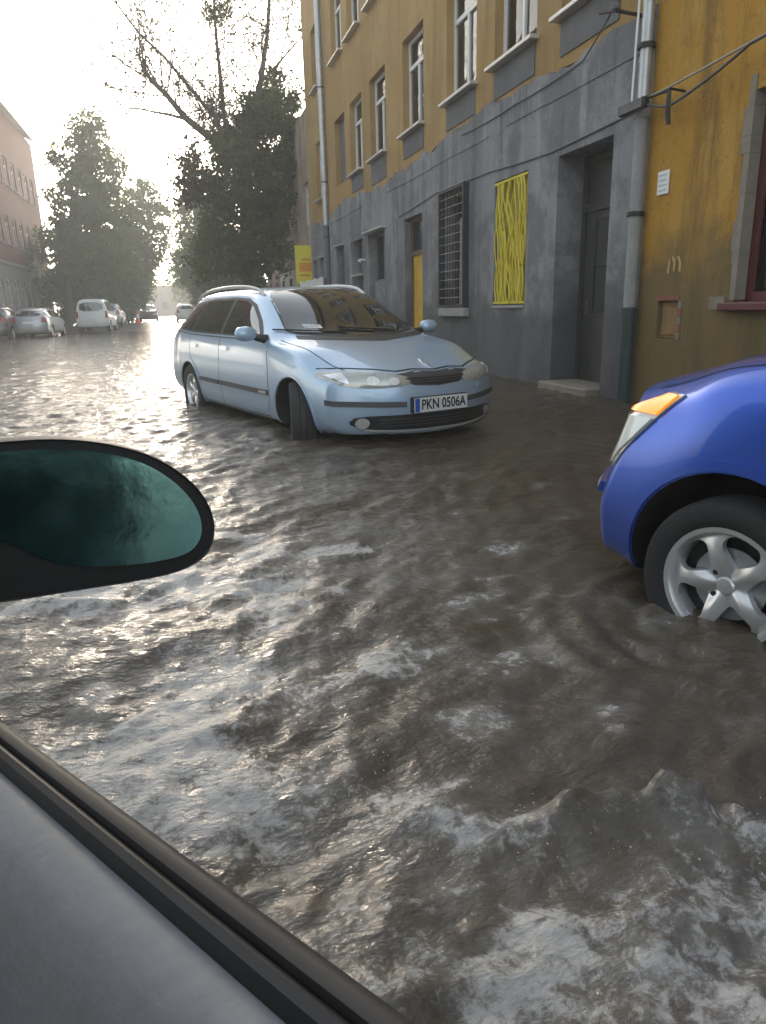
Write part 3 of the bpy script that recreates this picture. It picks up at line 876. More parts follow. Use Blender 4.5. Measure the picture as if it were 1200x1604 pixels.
for i, o in enumerate(o_ops):
    w = window(och, XO + .11, *o, M['redframe'] if i < 3 else M['white'], 2, .70, .085, (o[0] + .15, o[0] + .72 * (o[1] - o[0]), o[2] + .1, o[2] + (1.0 if i == 0 else 1.3)) if i < 3 else None)
    build('sill', MB().box(XO - .10, XO + .10, o[0] - .08, o[1] + .08, o[2] - .07, o[2] - .002), M['redframe'] if i < 3 else M['sillmetal'], w, True, bevel=.01)
    if i == 0:   # raw mortar patches round the frame
        mt = MB()
        pr = random.Random(4)
        z = o[2] + .02
        while z < o[3] - .08:
            dz = pr.uniform(.1, .25)
            mt.box(XO - .012, XO + .1, o[1] - .025, o[1] + pr.uniform(.03, .09), z, z + dz - .002); z += dz
        mt.box(XO - .02, XO + .05, o[1] + .09, o[1] + .28, o[2] - .06, o[2] + .05)
        build('mortar_patch', mt, M['sand'], och, True)
build('cornice', MB().box(XO - .3, XO + .2, -5, YB0 - .004, 10.303, 10.55), M['ochre_deep'], och, True)
# meter niche
y0, y1, z0, z1 = FY(5.80), FY(6.10), FZ(.86), FZ(1.20)
nb_ = build('meter_door', MB().box(XO + .05, XO + .07, y0 + .01, y1 - .01, z0 + .01, z1 - .01).box(XO + .03, XO + .052, y0 + .04, y1 - .04, z0 + .04, z0 + .055), M['rust'], och, True)
for k in range(5):
    a = y0 - .02 + k * (y1 - y0 + .04) / 5
    build('brick', MB().box(XO - .012, XO + .05, a + .004, a + (y1 - y0 + .04) / 5 - .004, z1 + .004, z1 + .05), M['brickred'], och, True)
for k in range(5):
    z = z0 + k * (z1 - z0) / 5
    build('brick', MB().box(XO - .010, XO + .05, y0 - .055, y0 - .004, z + .003, z + (z1 - z0) / 5 - .003), M['brickred'] if k % 2 else M['sand'], och, True)
# chalk scrawl
pts = [(FY(5.98), FZ(1.44)), (FY(5.97), FZ(1.56)), (FY(5.93), FZ(1.58)), (FY(5.90), FZ(1.53)), (FY(5.90), FZ(1.46)), (FY(5.89), FZ(1.55)), (FY(5.85), FZ(1.58)), (FY(5.82), FZ(1.53)), (FY(5.815), FZ(1.45))]
build('chalk_scrawl', MB().tube([(XO - .003, a, b) for a, b in pts], .010, 6), M['chalk'], och, True, smooth=True)

# small wall things
np_ = empty('house_number_plate', (XO, FY(6.14), FZ(2.22)), label='small white enamel plate on the ochre wall beside the downpipe', cat='plate')
build('plate_panel', MB().box(XO - .02, XO - .002, FY(6.06), FY(6.22), FZ(2.13), FZ(2.33)), M['plate'], np_, True, bevel=.006)
for k in range(4):
    build('print_line', MB().box(XO - .0225, XO - .0195, FY(6.085), FY(6.195), FZ(2.16) + k * .045, FZ(2.16) + k * .045 + .012), M['faded'], np_, True)

# ---- downpipes
def downpipe(y, x, segs, label, brackets):
    p = empty('downpipe', (x, y, 0), label=label, cat='downpipe')
    for nm, za, zb, r, mat in segs:
        m_ = MB().tube([(x, y, za), (x, y, zb)], r, 14)
        m_.tube([(x, y, zb - .09), (x, y, zb - .005)], r + .012, 14)
        build(nm, m_, mat, p, True, smooth=True)
    for z in brackets:
        build('bracket', MB().tube([(x, y, z - .02), (x, y, z + .02)], .088, 14).box(x + .03, XF + .02, y - .012, y + .012, z - .012, z + .012), M['iron'], p, True, smooth=True)
    return p
downpipe(FY(6.43), XF - .10, [('upper_pipe', FZ(2.92), HB, .056, M['zinc']), ('middle_pipe', FZ(1.15), FZ(2.90), .062, M['concrete']), ('cast_iron_foot', 0, FZ(1.14), .074, M['castiron'])],
         'grey downpipe with dark cast iron foot between the ochre and grey walls', [FZ(3.4), FZ(2.0), FZ(5.5), FZ(8)])
downpipe(FY(21.0), XF - .11, [('upper_pipe', FZ(3.4), HB, .085, M['zinc']), ('lower_pipe', 0, FZ(3.38), .078, M['pipedark'])],
         'far downpipe running up the ochre facade near the tree', [FZ(4.5), FZ(3.1), FZ(6.8), FZ(9)])
# junction box on the near pipe and the cable bracket
jb = empty('cable_box', (XF - .17, FY(6.45), FZ(2.9)), label='dark cable junction box fixed across the near downpipe', cat='cable box')
build('box_body', MB().box(XF - .24, XF - .175, FY(6.22), FY(6.62), FZ(2.86), FZ(2.95)), M['iron'], jb, True, bevel=.01)
build('box_lid', MB().box(XF - .255, XF - .243, FY(6.24), FY(6.60), FZ(2.865), FZ(2.94)), M['pipedark'], jb, True)
build('arm', MB().tube([(XF - .2, FY(6.22), FZ(2.93)), (XF - .16, FY(5.98), FZ(2.93))], .014, 8), M['iron'], jb, True)
cb = empty('cable_bracket', (XO, FY(5.95), FZ(2.72)), label='rusty iron cable bracket hanging on the ochre wall', cat='bracket')
build('hook', MB().tube([(XO - .16, FY(5.96), FZ(2.94)), (XO - .165, FY(5.955), FZ(2.75)), (XO - .15, FY(5.95), FZ(2.66))], [.018, .024, .02], 8), M['iron'], cb, True, smooth=True)
build('stay', MB().tube([(XO + .02, FY(5.95), FZ(2.92)), (XO - .16, FY(5.95), FZ(2.935))], .012, 8), M['iron'], cb, True, smooth=True)
ib = empty('insulator_bracket', (XF, FY(6.62), FZ(3.75)), label='dark iron insulator bracket at the top right of the grey wall', cat='bracket')
build('arm', MB().tube([(XF, FY(6.62), FZ(3.70)), (XF - .3, FY(6.66), FZ(3.74)), (XF - .32, FY(6.9), FZ(3.80))], .018, 8), M['iron'], ib, True, smooth=True)
build('insulator', MB().lathe([(.0, 0), (.035, .0), (.04, .03), (.03, .05), (.04, .08), (.02, .11), (.0, .11)], 12, 'z', (XF - .3, FY(6.66), FZ(3.75))), M['pipedark'], ib, True, smooth=True)
def cable(pts, r, mat, label, sag=0.0, group=None):
    q = []
    for i in range(len(pts) - 1):
        a, b = Vector(pts[i]), Vector(pts[i + 1])
        for k in range(12):
            t = k / 12
            p = a.lerp(b, t); p.z -= sag * 4 * t * (1 - t) * (b - a).length
            q.append(p)
    q.append(Vector(pts[-1]))
    return tag(build('cable', MB().tube(q, r, 6), mat, smooth=True), label, 'cable', group)
cable([(XG - .012, FY(6.6), FZ(2.92)), (XG - .012, FY(8.3), FZ(2.87)), (XG - .02, FY(10.0), FZ(2.95)), (XG - .012, FY(12), FZ(3.0)), (XG - .012, FY(14.3), FZ(2.86))], .010, M['cable'], 'black cable clipped along the grey wall just above the door lintels', .004)
cable([(XF - .3, FY(6.66), FZ(3.80)), (XG - .02, FY(7.6), FZ(3.62)), (XG - .015, FY(9.2), FZ(3.60)), (XG - .015, FY(11), FZ(3.62))], .009, M['cable'], 'thin cable looping along the top edge of the grey wall', .012)
cable([(XF - .2, FY(6.3), FZ(2.9)), (XO - .16, FY(5.95), FZ(2.80)), (XO - .2, FY(5.0), FZ(2.98)), (XO - .25, FY(3.2), FZ(3.2))], .013, M['cable'], 'sagging dark cable across the ochre wall above the oxblood window', .02)
cable([(XF - .2, FY(6.3), FZ(2.93)), (XO - .16, FY(5.95), FZ(2.95)), (XO - .2, FY(3.2), FZ(3.12))], .010, M['cablepale'], 'pale straight cable over the sagging dark one on the ochre wall', .004)
cable([(XG - .012, FY(12.2), FZ(2.75)), (XG - .03, FY(11.9), FZ(2.62)), (XG - .10, FY(11.6), FZ(2.60))], .006, M['cablepale'], 'short pale wire drooping to the caged window', .08)
cable([(XF - .14, FY(6.43), HB), (XF - .165, FY(6.46), FZ(5)), (XF - .175, FY(6.5), FZ(2.95))], .012, M['sillmetal'], 'bright conduit running down in front of the near downpipe')

# ---- the patchy house farther on
XP = XF + .15
pat = empty('patchy_house', (XP, YB1 + .1, 0), label='low patchy brown and white plastered house behind the tree, beyond the tenement', cat='building')
p_ops = [(YB1 + 1.0 + k * 2.2, YB1 + 1.9 + k * 2.2, z, z + 1.4) for k in range(6) for z in (1.0, 4.0)]
mb = wall_open(XP, YB1 + .1, YB1 + 14, -.2, 7.6, p_ops, .2)
mb.add([(XP, YB1 + 14, -.2), (XP + 8, YB1 + 14, -.2), (XP + 8, YB1 + 14, 7.6), (XP, YB1 + 14, 7.6), (XP, YB1 + .1, 7.6), (XP + 8, YB1 + .1, 7.6)], [(0, 1, 2, 3), (3, 2, 5, 4)])
build('wall', mb, M['patchy'], pat, True)
build('whitewashed_base', wall_open(XP - .02, YB1 + .1, YB1 + 9, -.2, 2.7, [o for o in p_ops if o[2] < 2 and o[1] < YB1 + 9], .03), M['tarp'], pat, True)
for o in p_ops:
    window(pat, XP + .1, *o, M['white'], 2, .7, .05)
sg = empty('yellow_shop_sign', (XP, YB1 + 1.2, 2), label='yellow and orange upright shop sign on the patchy house', cat='sign')
sx, sy = XP - .03, YB1 + .5
build('sign_panel', MB().box(sx - .62, sx + .02, sy, sy + .08, FZ(1.95), FZ(3.15)), M['signyellow'], sg, True, bevel=.01)
for (a, b, c, e) in ((-.5, -.05, 2.35, 2.62), (-.42, -.1, 2.68, 2.75), (-.5, -.12, 2.2, 2.27)):
    build('sign_print', MB().box(sx + a, sx + b, sy - .006, sy + .002, FZ(c), FZ(e)), M['signorange'], sg, True)

# white sheeted hoarding standing by the wall behind the estate car
ho = empty('sheeted_hoarding', (XF - .7, FY(20.5), 0), label='white tarpaulin hoarding against the grey wall behind the roof of the light blue estate', cat='hoarding')
hv, hf = [], []
n = 24
for k in range(n + 1):
    y = FY(19.3) + k * .16
    x = XF - .62 - .03 * math.sin(k * 1.7) - .02 * math.sin(k * .6)
    hv += [(x, y, 0), (x + .015 * math.sin(k), y, 1.0), (x - .01, y, 2.02 + .03 * math.sin(k * .9))]
for k in range(n):
    for j in range(2):
        hf.append((3 * k + j, 3 * k + j + 1, 3 * k + j + 4, 3 * k + j + 3))
build('sheet', MB().add(hv, hf), M['tarp'], ho, True, smooth=True)
for k in range(4):
    build('post', MB().box(XF - .58, XF - .51, FY(19.35) + k * 1.25, FY(19.35) + k * 1.25 + .07, 0, 2.0), M['brown'], ho, True)

# ---- red brick house on the left of the street
XL = -10.2
lh = empty('brick_house', (XL, 36, 0), label='tall red brick house with rows of white windows at the left edge', cat='building')
l_ops = []
for k in range(13):
    for z in (1.8, 5.8, 9.8):
        l_ops.append((38.6 + k * 2.5, 39.9 + k * 2.5, z, z + (1.9 if z > 2 else 1.7)))
up = [o for o in l_ops if o[2] > 3]
mb = wall_open(XL, 36, 72, 4.4, 14.9, up, .2, sgn=-1)
mb.add([(XL, 72, 4.4), (XL - 10, 72, 4.4), (XL - 10, 72, 14.9), (XL, 72, 14.9)], [(0, 1, 2, 3)])
mb.add([(XL, 36, 4.4), (XL - 10, 36, 4.4), (XL - 10, 36, 14.9), (XL, 36, 14.9)], [(3, 2, 1, 0)])
build('brick_wall', mb, M['redbrick'], lh, True)
mb = wall_open(XL + .02, 36, 72.02, -.2, 4.396, [o for o in l_ops if o[2] < 3], .2, sgn=-1)
mb.add([(XL + .02, 72.02, -.2), (XL - 10, 72.02, -.2), (XL - 10, 72.02, 4.396), (XL + .02, 72.02, 4.396)], [(0, 1, 2, 3)])
build('rendered_base', mb, M['greybase'], lh, True)
build('string_course', MB().box(XL - .05, XL + .10, 36, 72.05, 4.4, 4.6), M['greybase'], lh, True)
for o in l_ops:
    w = window(lh, XL - .1, *o, M['white'], 2, .7, .08, sgn=-1, room=False)
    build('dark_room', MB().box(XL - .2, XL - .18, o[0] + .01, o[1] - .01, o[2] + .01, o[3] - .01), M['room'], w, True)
    if o[2] > 3:
        build('sill', MB().box(XL - .08, XL + .09, o[0] - .06, o[1] + .06, o[2] - .07, o[2] - .003), M['greybase'], w, True)
build('roof', MB().add([(XL + .4, 35.8, 14.9), (XL + .4, 72.3, 14.9), (XL - 5, 72.3, 17.8), (XL - 5, 35.8, 17.8), (XL + .4, 35.8, 15.06), (XL + .4, 72.3, 15.06)], [(4, 5, 2, 3), (0, 1, 5, 4)]), M['roof'], lh, True)
# houses behind the camera, seen only in the mirror and in reflections
rear = empty('rear_house', (-12, -14, 0), label='grey rendered house across the street behind the viewer', cat='building')
r_ops = [(-12 + k * 2.6, -10.8 + k * 2.6, z, z + 1.7) for k in range(7) for z in (1.4, 4.8)]
mb = wall_open(XL - 3.3, -14, 6.6, -.2, 8.5, r_ops, .2, sgn=-1)
mb.add([(XL - 3.3, 6.6, -.2), (XL - 10, 6.6, -.2), (XL - 10, 6.6, 8.5), (XL - 3.3, 6.6, 8.5)], [(0, 1, 2, 3)])
build('wall', mb, M['greybase'], rear, True)
for o in r_ops:
    build('window', MB().box(XL - 3.44, XL - 3.4, o[0] + .004, o[1] - .004, o[2] + .004, o[3] - .004), M['glass'], rear, True)

# ------------------------------------------------------------------ cars
DG = bpy.context.evaluated_depsgraph_get

def loft_body(sp, sub=2):
    """smooth closed body from keyed section curves; x ahead (front axle 0), y left, z up"""
    xs = np.array(sorted(sp['xs']))
    g = {k: pchip(sp[k], xs) for k in ('zb', 'ztop', 'zbelt', 'zroof', 'wmax', 'wbelt', 'wroof', 'zmid')}
    half = []
    for i, x in enumerate(xs):
        zb, zt, zk, zr = g['zb'][i], g['ztop'][i], g['zbelt'][i], g['zroof'][i]
        wm, wk, wr, zm = g['wmax'][i], g['wbelt'][i], g['wroof'][i], g['zmid'][i]
        half.append([(0, zb), (wm * .55, zb), (wm - .10, zb + .005), (wm - .035, zb + .07), (wm - .008, (zb + .07 + zm) / 2 + .02), (wm, zm), (wm - .012, (zm + zk) / 2 + .03), (wk, zk),
                     (wk * .45 + wr * .55 + .012, zk * .47 + zr * .53), (wr, zr), (wr * .90, zr + .60 * (zt - zr)), (wr * .5, zr + .93 * (zt - zr)), (0, zt)])
    npt = len(half[0])
    bm = bmesh.new()
    def ring(x, h): return [bm.verts.new((x, y, z)) for y, z in h] + [bm.verts.new((x, -y, z)) for y, z in h[-2:0:-1]]
    rings = [ring(x, h) for x, h in zip(xs, half)]
    nr = len(rings[0])
    for a, b in zip(rings, rings[1:]):
        for k in range(nr):
            k2 = (k + 1) % nr
            bm.faces.new((a[k], a[k2], b[k2], b[k]))
    def cap(rg, h, x, flip):
        cols = 7
        prev = None
        for i in range(npt):
            l = rg[i]; r_ = rg[(nr - i) % nr]
            if i in (0, npt - 1): row = [l]
            else: row = [l] + [bm.verts.new((x, h[i][0] * (1 - 2 * (c + 1) / (cols + 1)), h[i][1])) for c in range(cols)] + [r_]
            if prev is not None:
                if len(prev) == 1:
                    for c in range(len(row) - 1): bm.faces.new((prev[0], row[c], row[c + 1]))
                elif len(row) == 1:
                    for c in range(len(prev) - 1): bm.faces.new((prev[c], row[0], prev[c + 1]))
                else:
                    for c in range(len(row) - 1): bm.faces.new((prev[c], row[c], row[c + 1], prev[c + 1]))
            prev = row
    cap(rings[-1], half[-1], xs[-1], False)
    cap(rings[0], half[0], xs[0], True)
    xf, xr = xs[-1], xs[0]
    for v in bm.verts:
        x, y, z = v.co
        f = float(sstep(sp['bend_f'], xf, np.array(x)))
        v.co.x -= f * (sp['plan_f'] * (abs(y) / .85) ** 2.4 + float(pchip(sp['lean_f'], [z])[0]))
        r_ = float(sstep(sp['bend_r'], xr, np.array(x)))
        v.co.x += r_ * (sp['plan_r'] * (abs(y) / .85) ** 2.6 + float(pchip(sp['lean_r'], [z])[0]))
    bmesh.ops.recalc_face_normals(bm, faces=bm.faces)
    me = bpy.data.meshes.new('body')
    bm.to_mesh(me); bm.free()
    o = bpy.data.objects.new('body_tmp', me); COL.objects.link(o)
    o.modifiers.new('s', 'SUBSURF').levels = sub
    cuts = []
    for (cx, cz, r) in sp['arch']:
        for s in (-1, 1):
            m_ = MB()
            n = 40
            vs = [(cx + r * math.cos(2 * math.pi * k / n), yy, cz + r * math.sin(2 * math.pi * k / n)) for yy in (s * .42, s * 1.4) for k in range(n)]
            m_.add(vs, [tuple(range(n)), tuple(range(n, 2 * n))[::-1]] + [(k, n + k, n + (k + 1) % n, (k + 1) % n) for k in range(n)])
            c = build('cut_tmp', m_, M['gap']); cuts.append(c)
            b = o.modifiers.new('b', 'BOOLEAN'); b.operation = 'DIFFERENCE'; b.object = c; b.solver = 'EXACT'
    bpy.context.view_layer.update()
    out = bpy.data.meshes.new_from_object(o.evaluated_get(DG()))
    for c in cuts: bpy.data.objects.remove(c)
    bpy.data.objects.remove(o)
    out.materials.clear()
    for p in out.polygons:
        c = p.center
        p.material_index = 0
        for (cx, cz, r) in sp['arch']:
            if math.hypot(c.x - cx, c.z - cz) < r * 1.004 and abs(c.y) > .40 and (abs(p.normal.y) < .3 or abs(abs(c.y) - .42) < .02): p.material_index = 1
        if c.z < sp['zb'][0][1] + .012 and p.normal.z < -.5: p.material_index = 1
    out.polygons.foreach_set('use_smooth', [True] * len(out.polygons))
    out.set_sharp_from_angle(angle=R(38))
    bm = bmesh.new(); bm.from_mesh(out)
    bvh = BVHTree.FromBMesh(bm)
    bm.free()
    return out, bvh

VIEW = {'L': (lambda u, v: (Vector((u, 3, v)), Vector((0, -1, 0)))), 'R': (lambda u, v: (Vector((u, -3, v)), Vector((0, 1, 0)))),
        'F': (lambda u, v: (Vector((5, u, v)), Vector((-1, 0, 0)))), 'B': (lambda u, v: (Vector((-9, u, v)), Vector((1, 0, 0)))),
        'T': (lambda u, v: (Vector((u, v, 4)), Vector((0, 0, -1))))}

def rounded(poly, k=2):
    for _ in range(k):
        q = []
        for i in range(len(poly)):
            a, b = poly[i], poly[(i + 1) % len(poly)]
            q += [(a[0] * .78 + b[0] * .22, a[1] * .78 + b[1] * .22), (a[0] * .22 + b[0] * .78, a[1] * .22 + b[1] * .78)]
        poly = q
    return poly

def patch(bvh, poly, view, off=.003, step=.05, skirt=.012, name='patch', mat=None, parent=None, bulge=0.0, ang=None):
    """a panel cut to a 2D outline and laid on the body surface, with a turned-in edge"""
    vf = VIEW[view]
    if ang is not None:           # look from the front-left/right corner: u is measured across that view
        s = 1 if view == 'L' else -1
        d = Vector((-math.cos(ang), -s * math.sin(ang), 0)); uax = Vector((math.sin(ang), -s * math.cos(ang), 0))
        vf = lambda u, v: (uax * u + Vector((0, 0, v)) - d * 5, d)
    dense = []
    for i in range(len(poly)):
        a, b = poly[i], poly[(i + 1) % len(poly)]
        n = max(1, int(math.hypot(b[0] - a[0], b[1] - a[1]) / step))
        dense += [(a[0] + (b[0] - a[0]) * k / n, a[1] + (b[1] - a[1]) * k / n) for k in range(n)]
    nb = len(dense)
    us = [p[0] for p in dense]; vs_ = [p[1] for p in dense]
    def inside(x, y):
        c = False
        for i in range(len(poly)):
            (x1, y1), (x2, y2) = poly[i], poly[i - 1]
            if (y1 > y) != (y2 > y) and x < (x2 - x1) * (y - y1) / (y2 - y1) + x1: c = not c
        return c
    pts = list(dense)
    u = min(us) + step * .5
    while u < max(us):
        v = min(vs_) + step * .5
        while v < max(vs_):
            if inside(u, v) and min((u - a) ** 2 + (v - b) ** 2 for a, b in dense) > (step * .45) ** 2: pts.append((u, v))
            v += step
        u += step
    res = delaunay_2d_cdt([Vector(p) for p in pts], [], [list(range(nb))], 1, 1e-6)
    v2, fs = res[0], res[2]
    P, Nn = [], []
    for p in v2:
        o, d = vf(p.x, p.y)
        hit, nrm, _, _ = bvh.ray_cast(o, d)
        if hit is None:
            hit, nrm, _, _ = bvh.find_nearest(o + d * (o.length if o.length < 6 else 5))
        nn = (nrm * .6 - d * .4).normalized()
        P.append(hit); Nn.append(nn)
    ec = {}
    for f in fs:
        for i in range(len(f)):
            e = tuple(sorted((f[i], f[(i + 1) % len(f)]))); ec[e] = ec.get(e, 0) + 1
    bnd = [e for e, c in ec.items() if c == 1]
    bset = set(i for e in bnd for i in e)
    bp = [v2[i] for i in bset]
    V3 = []
    for i, (h, n_) in enumerate(zip(P, Nn)):
        extra = 0
        if bulge and i not in bset:
            dd = min((v2[i] - q).length for q in bp)
            extra = bulge * min(1, dd / (step * 1.5))
        V3.append(h + n_ * (off + extra))
    faces = [tuple(f) for f in fs]
    idx = {}
    if skirt:
        for i in bset:
            idx[i] = len(V3); V3.append(P[i] + Nn[i] * (off * .5 - skirt))
        faces += [(a, b, idx[b], idx[a]) for a, b in bnd]
    return build(name, MB().add(V3, faces), mat, parent, smooth=True, angle=50)

def strip(bvh, line, w, view, mat, parent, name, off=.0015, step=.06, skirt=.0):
    """a thin line of width w laid on the body: shut lines, rubbing strips"""
    L_, R_ = [], []
    for i, p in enumerate(line):
        a = line[max(0, i - 1)]; b = line[min(len(line) - 1, i + 1)]
        dx, dy = b[0] - a[0], b[1] - a[1]; l = math.hypot(dx, dy)
        nx, ny = -dy / l * w / 2, dx / l * w / 2
        L_.append((p[0] + nx, p[1] + ny)); R_.append((p[0] - nx, p[1] - ny))
    return patch(bvh, L_ + R_[::-1], view, off, step, skirt, name, mat, parent)

def wheel(parent, x, y, z, r, rim_r, w, side, steer=0.0, spokes=5, mat=None, detail=True, width_scale=1.0):
    """tyre (the part) with rim, hub and bolts as sub-parts; side +1 = left face outward"""
    mb = MB()
    h = w / 2
    prof = [(rim_r - .012, -h * .75), (rim_r + .012, -h * .92), (r - .045, -h * 1.02), (r - .014, -h * .94), (r - .002, -h * .70), (r, -h * .3), (r - .006, -h * .27), (r - .006, -h * .23), (r, -h * .2), (r, h * .2), (r - .006, h * .23), (r - .006, h * .27), (r, h * .3), (r - .002, h * .70), (r - .014, h * .94), (r - .045, h * 1.02), (rim_r + .012, h * .92), (rim_r - .012, h * .75)]
    mb.lathe(prof, 56)
    t = build('wheel', mb, M['rubber'], parent, smooth=True, angle=40)
    t.location = (x, y, z); t.rotation_euler = (0, 0, steer)
    s = side
    mr = MB()
    o = h * .80
    mr.lathe([(rim_r + .006, s * o), (rim_r + .004, s * (o + .008)), (rim_r - .012, s * (o + .006)), (rim_r - .022, s * (o - .012)), (rim_r - .03, -s * h * .6), (rim_r - .02, -s * h * .7)], 56)
    build('rim', mr, mat or M['alloy'], t, smooth=True, angle=30)
    db = MB()
    db.lathe([(0, s * o * .05), (rim_r - .03, s * o * .05)], 40)
    build('brake_backing', db, M['trimblack'], t)
    if not detail:
        m_ = MB(); m_.lathe([(0, s * (o - .01)), (rim_r * .5, s * (o - .005)), (rim_r - .02, s * (o - .02))], 32)
        build('wheel_cover', m_, mat or M['alloy'], t, smooth=True)
        return t
    bd = MB(); bd.lathe([(0, s * o * .30), (rim_r * .62, s * o * .30), (rim_r * .62, s * o * .22)], 36)
    build('brake_disc', bd, M['zinc'], t, smooth=True)
    # one face disc with cut-outs between the spokes
    NS = 28
    na = spokes * NS
    rad = np.linspace(.0, 1, 22)
    vs, fs, keep = [], [], {}
    r0, r1 = .018, rim_r - .016
    def prof_a(q): # face height over radius
        return s * (o - .030 + .026 * math.sin(min(1, q) * math.pi * .55) - .020 * q * q)
    QC, QR, TW = .645, .325, .45
    def ee(q, t_): return ((q - QC) / QR) ** 2 + ((.5 - t_) / (TW * (.30 + .70 * q))) ** 2
    kf = []
    for i in range(len(rad) - 1):
        for k in range(na):
            q = (rad[i] + rad[i + 1]) / 2; ph = ((k + .5) % NS) / NS
            if ee(q, abs(((ph + .5) % 1) - .5)) < 1: continue
            k2 = (k + 1) % na
            kf.append((i * na + k, i * na + k2, (i + 1) * na + k2, (i + 1) * na + k))
    keepf = kf
    cnt = {}
    for f in kf:
        for j in range(4):
            e = tuple(sorted((f[j], f[(j + 1) % 4]))); cnt[e] = cnt.get(e, 0) + 1
    edgev = set(j for e, c in cnt.items() if c == 1 for j in e)
    for i, q0 in enumerate(rad):
        for k in range(na):
            q, ph = q0, (k % NS) / NS
            if (i * na + k) in edgev and 0 < i < len(rad) - 1:
                t_ = abs(((ph + .5) % 1) - .5); sg_ = 1 if ph <= .5 else -1
                for _ in range(3):
                    f_ = 1 / math.sqrt(max(ee(q, t_), .05))
                    q = QC + (q - QC) * f_; t_ = .5 - (.5 - t_) * f_
                ph = t_ if sg_ > 0 else 1 - t_
            a = 2 * math.pi * ((k // NS) + ph) / spokes
            rr_ = r0 + (r1 - r0) * q
            crown = .012 * math.cos(ph * 2 * math.pi) * math.sin(min(1, q) * math.pi)
            vs.append((rr_ * math.cos(a), prof_a(q) + s * crown, rr_ * math.sin(a)))
    # thickness
    nV = len(vs)
    vs2 = vs + [(a, b - s * .028, c) for a, b, c in vs]
    ec = {}
    for f in keepf:
        for i in range(4):
            e = (f[i], f[(i + 1) % 4]); ec[tuple(sorted(e))] = ec.get(tuple(sorted(e)), []) + [e]
    side_f = [(e[0][0], e[0][1], e[0][1] + nV, e[0][0] + nV) for e in ec.values() if len(e) == 1]
    face = build('spoke_face', MB().add(vs2, keepf + side_f), mat or M['alloy'], t, smooth=True, angle=50)
    cpm = MB(); cpm.lathe([(0, s * (o - .016)), (.026, s * (o - .018)), (.032, s * (o - .026))], 24)
    build('hub_cap', cpm, mat or M['alloy'], t, smooth=True)
    for k in range(4):
        a = 2 * math.pi * (k + .5) / 4
        bx = MB(); bx.lathe([(0, s * (o - .022)), (.009, s * (o - .022)), (.011, s * (o - .034))], 8, c=(.054 * math.cos(a), 0, .054 * math.sin(a)))
        build('wheel_bolt', bx, M['trimblack'], t)
    return t

def mirror_pair(make):
    for s in (1, -1): make(s)

def mir(poly): return [(-a, b) for a, b in poly][::-1]

def plate_on(parent, x, y, z, rz, tilt, text, w=.52, h=.114):
    """number plate with blue band and lettering; faces +x of its own frame"""
    p = build('number_plate', MB().box(-.006, 0, -w / 2, w / 2, -h / 2, h / 2), M['plate'], parent)
    p.location = (x, y, z); p.rotation_euler = (0, tilt, rz)
    build('plate_band', MB().box(.0003, .0018, -w / 2 + .004, -w / 2 + .048, -h / 2 + .004, h / 2 - .004), M['euroblue'], p)
    me = text_mesh(text, .112, .0008)
    t = link('plate_lettering', me, M['black'], p)
    t.location = (.0022, .022, -.002); t.rotation_euler = (R(90), 0, R(90))
    t.scale = (.80, 1.0, 1.0)
    return p

# ---------------- light blue estate
est_spec = dict(
    xs=[.93, .90, .82, .68, .5, .3, .05, -.15, -.30, -.45, -.62, -.8, -.98, -1.15, -1.35, -1.7, -2.1, -2.5, -2.9, -3.2, -3.45, -3.62, -3.72, -3.76],
    zb=[(.93, .23), (.6, .20), (0, .19), (-2.7, .19), (-3.76, .27)],
    ztop=[(.93, .72), (.82, .775), (.68, .815), (.3, .90), (-.15, .965), (-.30, 1.00), (-.62, 1.175), (-.98, 1.345), (-1.15, 1.395), (-1.7, 1.445), (-2.5, 1.435), (-3.2, 1.385), (-3.6, 1.315), (-3.76, 1.25)],
    zbelt=[(.93, .66), (.68, .74), (.3, .83), (-.15, .89), (-.62, .93), (-1.7, .95), (-3.0, .985), (-3.76, .98)],
    zroof=[(.93, .69), (.68, .785), (.3, .865), (-.15, .915), (-.45, .945), (-.62, 1.03), (-.98, 1.235), (-1.15, 1.315), (-1.4, 1.365), (-2.3, 1.375), (-3.2, 1.325), (-3.6, 1.24), (-3.76, 1.17)],
    wmax=[(.93, .84), (.6, .87), (0, .886), (-3.0, .886), (-3.76, .84)],
    wbelt=[(.93, .79), (.6, .82), (0, .835), (-.6, .845), (-3.0, .84), (-3.76, .78)],
    wroof=[(.93, .70), (.6, .73), (0, .755), (-.45, .755), (-.62, .725), (-.98, .655), (-1.15, .63), (-1.5, .605), (-2.5, .60), (-3.2, .585), (-3.76, .55)],
    zmid=[(.93, .50), (0, .58), (-3.76, .60)],
    bend_f=-.05, plan_f=.36, lean_f=[(.2, .05), (.32, .0), (.45, -.01), (.56, .0), (.66, .03), (.75, .09), (.9, .2)],
    bend_r=-2.9, plan_r=.22, lean_r=[(.2, .10), (.4, .0), (.6, .0), (.95, .10), (1.3, .34), (1.5, .45)],
    arch=[(0, .31, .352), (-2.745, .31, .352)])
